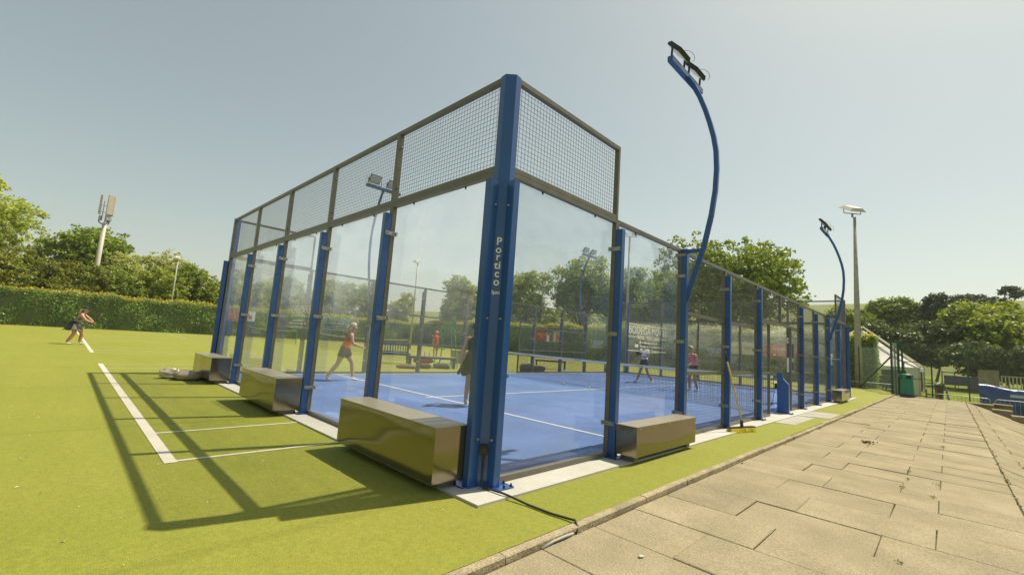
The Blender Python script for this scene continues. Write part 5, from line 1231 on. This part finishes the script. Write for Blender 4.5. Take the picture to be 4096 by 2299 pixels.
    if cap:
        m = MB(); vs = []; fs = []
        for i in range(7):
            ph = math.pi*.5*i/6
            for k in range(18): a = 2*math.pi*k/18; vs.append(cc+hd*(math.cos(ph)*.112+.01)+(fd*math.cos(a)*1.06+sd*math.sin(a)*.93)*math.sin(ph)*.11)
        for i in range(6):
            for k in range(18): fs.append((i*18+k, i*18+(k+1) % 18, (i+1)*18+(k+1) % 18, (i+1)*18+k))
        cp = m.add(vs, fs).build('cap', 'cloth_black', t, smooth=True)
        b = cc+fd*.10+hd*.012; MB().add([b-sd*.075, b+sd*.075, b+fd*.10+sd*.05-hd*.02, b+fd*.115-hd*.022, b+fd*.10-sd*.05-hd*.02], [(0, 1, 2, 3, 4)]).build('brim', 'cloth_black', cp)
    if racket:
        hand, d, mat = racket; s = hand; w0 = P['wr'+s]; fdv = (w0-P['el'+s]).normalized(); g0 = w0+fdv*.085; d = Vector(d).normalized()
        rk = thing('racket', 'racket held by the player in '+' '.join(label.split(' in ')[1].replace(',', '').split(' ')[:3]).replace(' and', ''), 'racket', loc, rz)
        MB().tube([g0-d*.06, g0+d*.16], .017, 8).build('handle', 'black_plastic', rk, smooth=True)
        x = d.cross(Vector((0, 0, 1)) if abs(d.z) < .9 else Vector((1, 0, 0))).normalized(); y = x.cross(d).normalized(); cen = g0+d*.30; vs = []; nn = 20
        for o2 in (-.018, .018):
            for k in range(nn): a = 2*math.pi*k/nn; vs.append(cen+d*(.15*math.cos(a))+x*(.125*math.sin(a))+y*o2)
        MB().add(vs, [tuple(reversed(range(nn))), tuple(range(nn, 2*nn))]+[(k, (k+1) % nn, nn+(k+1) % nn, nn+k) for k in range(nn)]).build('face', mat, rk)
    return t
# woman on the left turf: knees bent, leaning forward, both hands on the racket, facing right
person('person in black cap, print vest and black skirt crouching alone on the left turf', (-22.5, -2.45, ZT), R(-10),
       dict(pel=(0, -.05, .84), spine=(0, .0, .99), chest=(0, .09, 1.15), neck=(0, .17, 1.30), jaw=(0, .225, 1.36), head=(0, .215, 1.44), crown=(0, .20, 1.495), shR=(.17, .10, 1.24), elR=(.20, .26, 1.02), wrR=(.06, .44, .93), shL=(-.16, .14, 1.24), elL=(-.17, .34, 1.06), wrL=(-.02, .46, .97),
            hipR=(.09, -.08, .79), knR=(.14, .0, .45), anR=(.16, -.19, .09), hipL=(-.09, -.02, .79), knL=(-.12, .19, .45), anL=(-.14, .15, .09), toeR=(0, 1, 0), toeL=(0, 1, 0)), 'hair_blond', 'cloth_print', 'cloth_black', skirt=True, cap=True, racket=('L', (.1, .5, .8), 'racket_dark'), panel=True, girth=1.3)
# woman inside near the left: wide stride to the right
person('person in orange vest and dark shorts striding behind the near glass', (-8.34, 2.47, ZT), R(-18),
       dict(pel=(0, -.02, .84), spine=(0, .03, .99), chest=(0, .08, 1.15), neck=(0, .13, 1.30), jaw=(0, .17, 1.36), head=(0, .16, 1.44), crown=(0, .145, 1.495), shR=(.17, .08, 1.24), elR=(.24, .14, 1.0), wrR=(.12, .36, .93), shL=(-.17, .1, 1.24), elL=(-.26, -.02, 1.02), wrL=(-.1, .2, .98),
            hipR=(.09, -.06, .80), knR=(.13, -.17, .45), anR=(.14, -.41, .11), hipL=(-.09, .02, .80), knL=(-.11, .22, .48), anL=(-.11, .27, .09), toeR=(.3, 1, -.05), toeL=(.2, 1, 0)), 'hair_blond', 'cloth_orange', 'cloth_navy')
# woman seen from behind, half hidden by the corner post
person('person in black sleeveless dress half hidden behind the nearest corner post', (-3.78, 3.05, ZT), R(14),
       dict(elL=(-.25, -.02, 1.10), wrL=(-.31, .04, .86), elR=(.26, -.03, 1.1), wrR=(.34, .1, .88)), 'hair_brown', 'cloth_black', 'cloth_black', dress=True, tail=False, racket=('R', (.3, .6, -.35), 'racket'))
# man walking, beyond the net
person('person in white T-shirt and navy shorts walking beyond the net', (-6.05, 14.55, ZT), R(160),
       dict(pel=(0, 0, .93), shR=(.2, .02, 1.37), shL=(-.2, .02, 1.37), elR=(.29, .04, 1.12), wrR=(.12, .26, 1.06), elL=(-.29, .06, 1.12), wrL=(-.06, .28, 1.04),
            hipR=(.1, 0, .88), knR=(.12, .10, .49), anR=(.13, .28, .09), hipL=(-.1, 0, .88), knL=(-.14, -.02, .50), anL=(-.2, -.26, .09), toeR=(.2, 1, 0), toeL=(-.3, 1, 0)), 'hair_brown', 'cloth_white', 'cloth_navy', sleeves=True, tail=False, racket=('R', (-.6, .3, .6), 'racket_dark'))
person('person in pink vest and black shorts waiting beyond the net near the right wall', (-3.5, 13.4, ZT), R(150),
       dict(pel=(0, -.04, .91), chest=(0, .07, 1.23), spine=(0, .02, 1.06), neck=(0, .12, 1.38), jaw=(0, .16, 1.44), head=(0, .15, 1.52), crown=(0, .135, 1.575), shR=(.17, .07, 1.32), elR=(.25, .1, 1.07), wrR=(.16, .34, 1.0), shL=(-.17, .07, 1.32), elL=(-.25, .05, 1.07), wrL=(-.22, .3, .98),
            hipR=(.09, -.03, .86), knR=(.14, .08, .48), anR=(.17, .02, .09), hipL=(-.09, -.03, .86), knL=(-.13, .06, .48), anL=(-.18, -.03, .09)), 'hair_blond', 'cloth_pink', 'cloth_black', tail=False, racket=('R', (.2, .9, .3), 'racket_dark'))
person('person in red top and red shorts far off beyond the umpire chair', (-19.2, 13.3, ZT), R(100), dict(elR=(.2, .2, 1.2), wrR=(.1, .32, 1.3)), 'hair_blond', 'cloth_red', 'cloth_red', sleeves=True, tail=False)
# ---------------------------------------------------------------- thin warm summer haze over the whole place
def haze():
    m, n, l = nmat('haze_air'); v = n.new('ShaderNodeVolumePrincipled'); v.inputs['Color'].default_value = (0.97, 0.97, 0.95, 1); v.inputs['Density'].default_value = 0.0004; v.inputs['Anisotropy'].default_value = 0.2
    o = n.new('ShaderNodeOutputMaterial'); l.new(v.outputs[0], o.inputs['Volume'])
    h = MB().box(-950, 950, -950, 950, -4, 92).build('haze', 'haze_air', kind='stuff'); tag(h, 'thin warm haze in the air over the courts', 'haze')
haze()
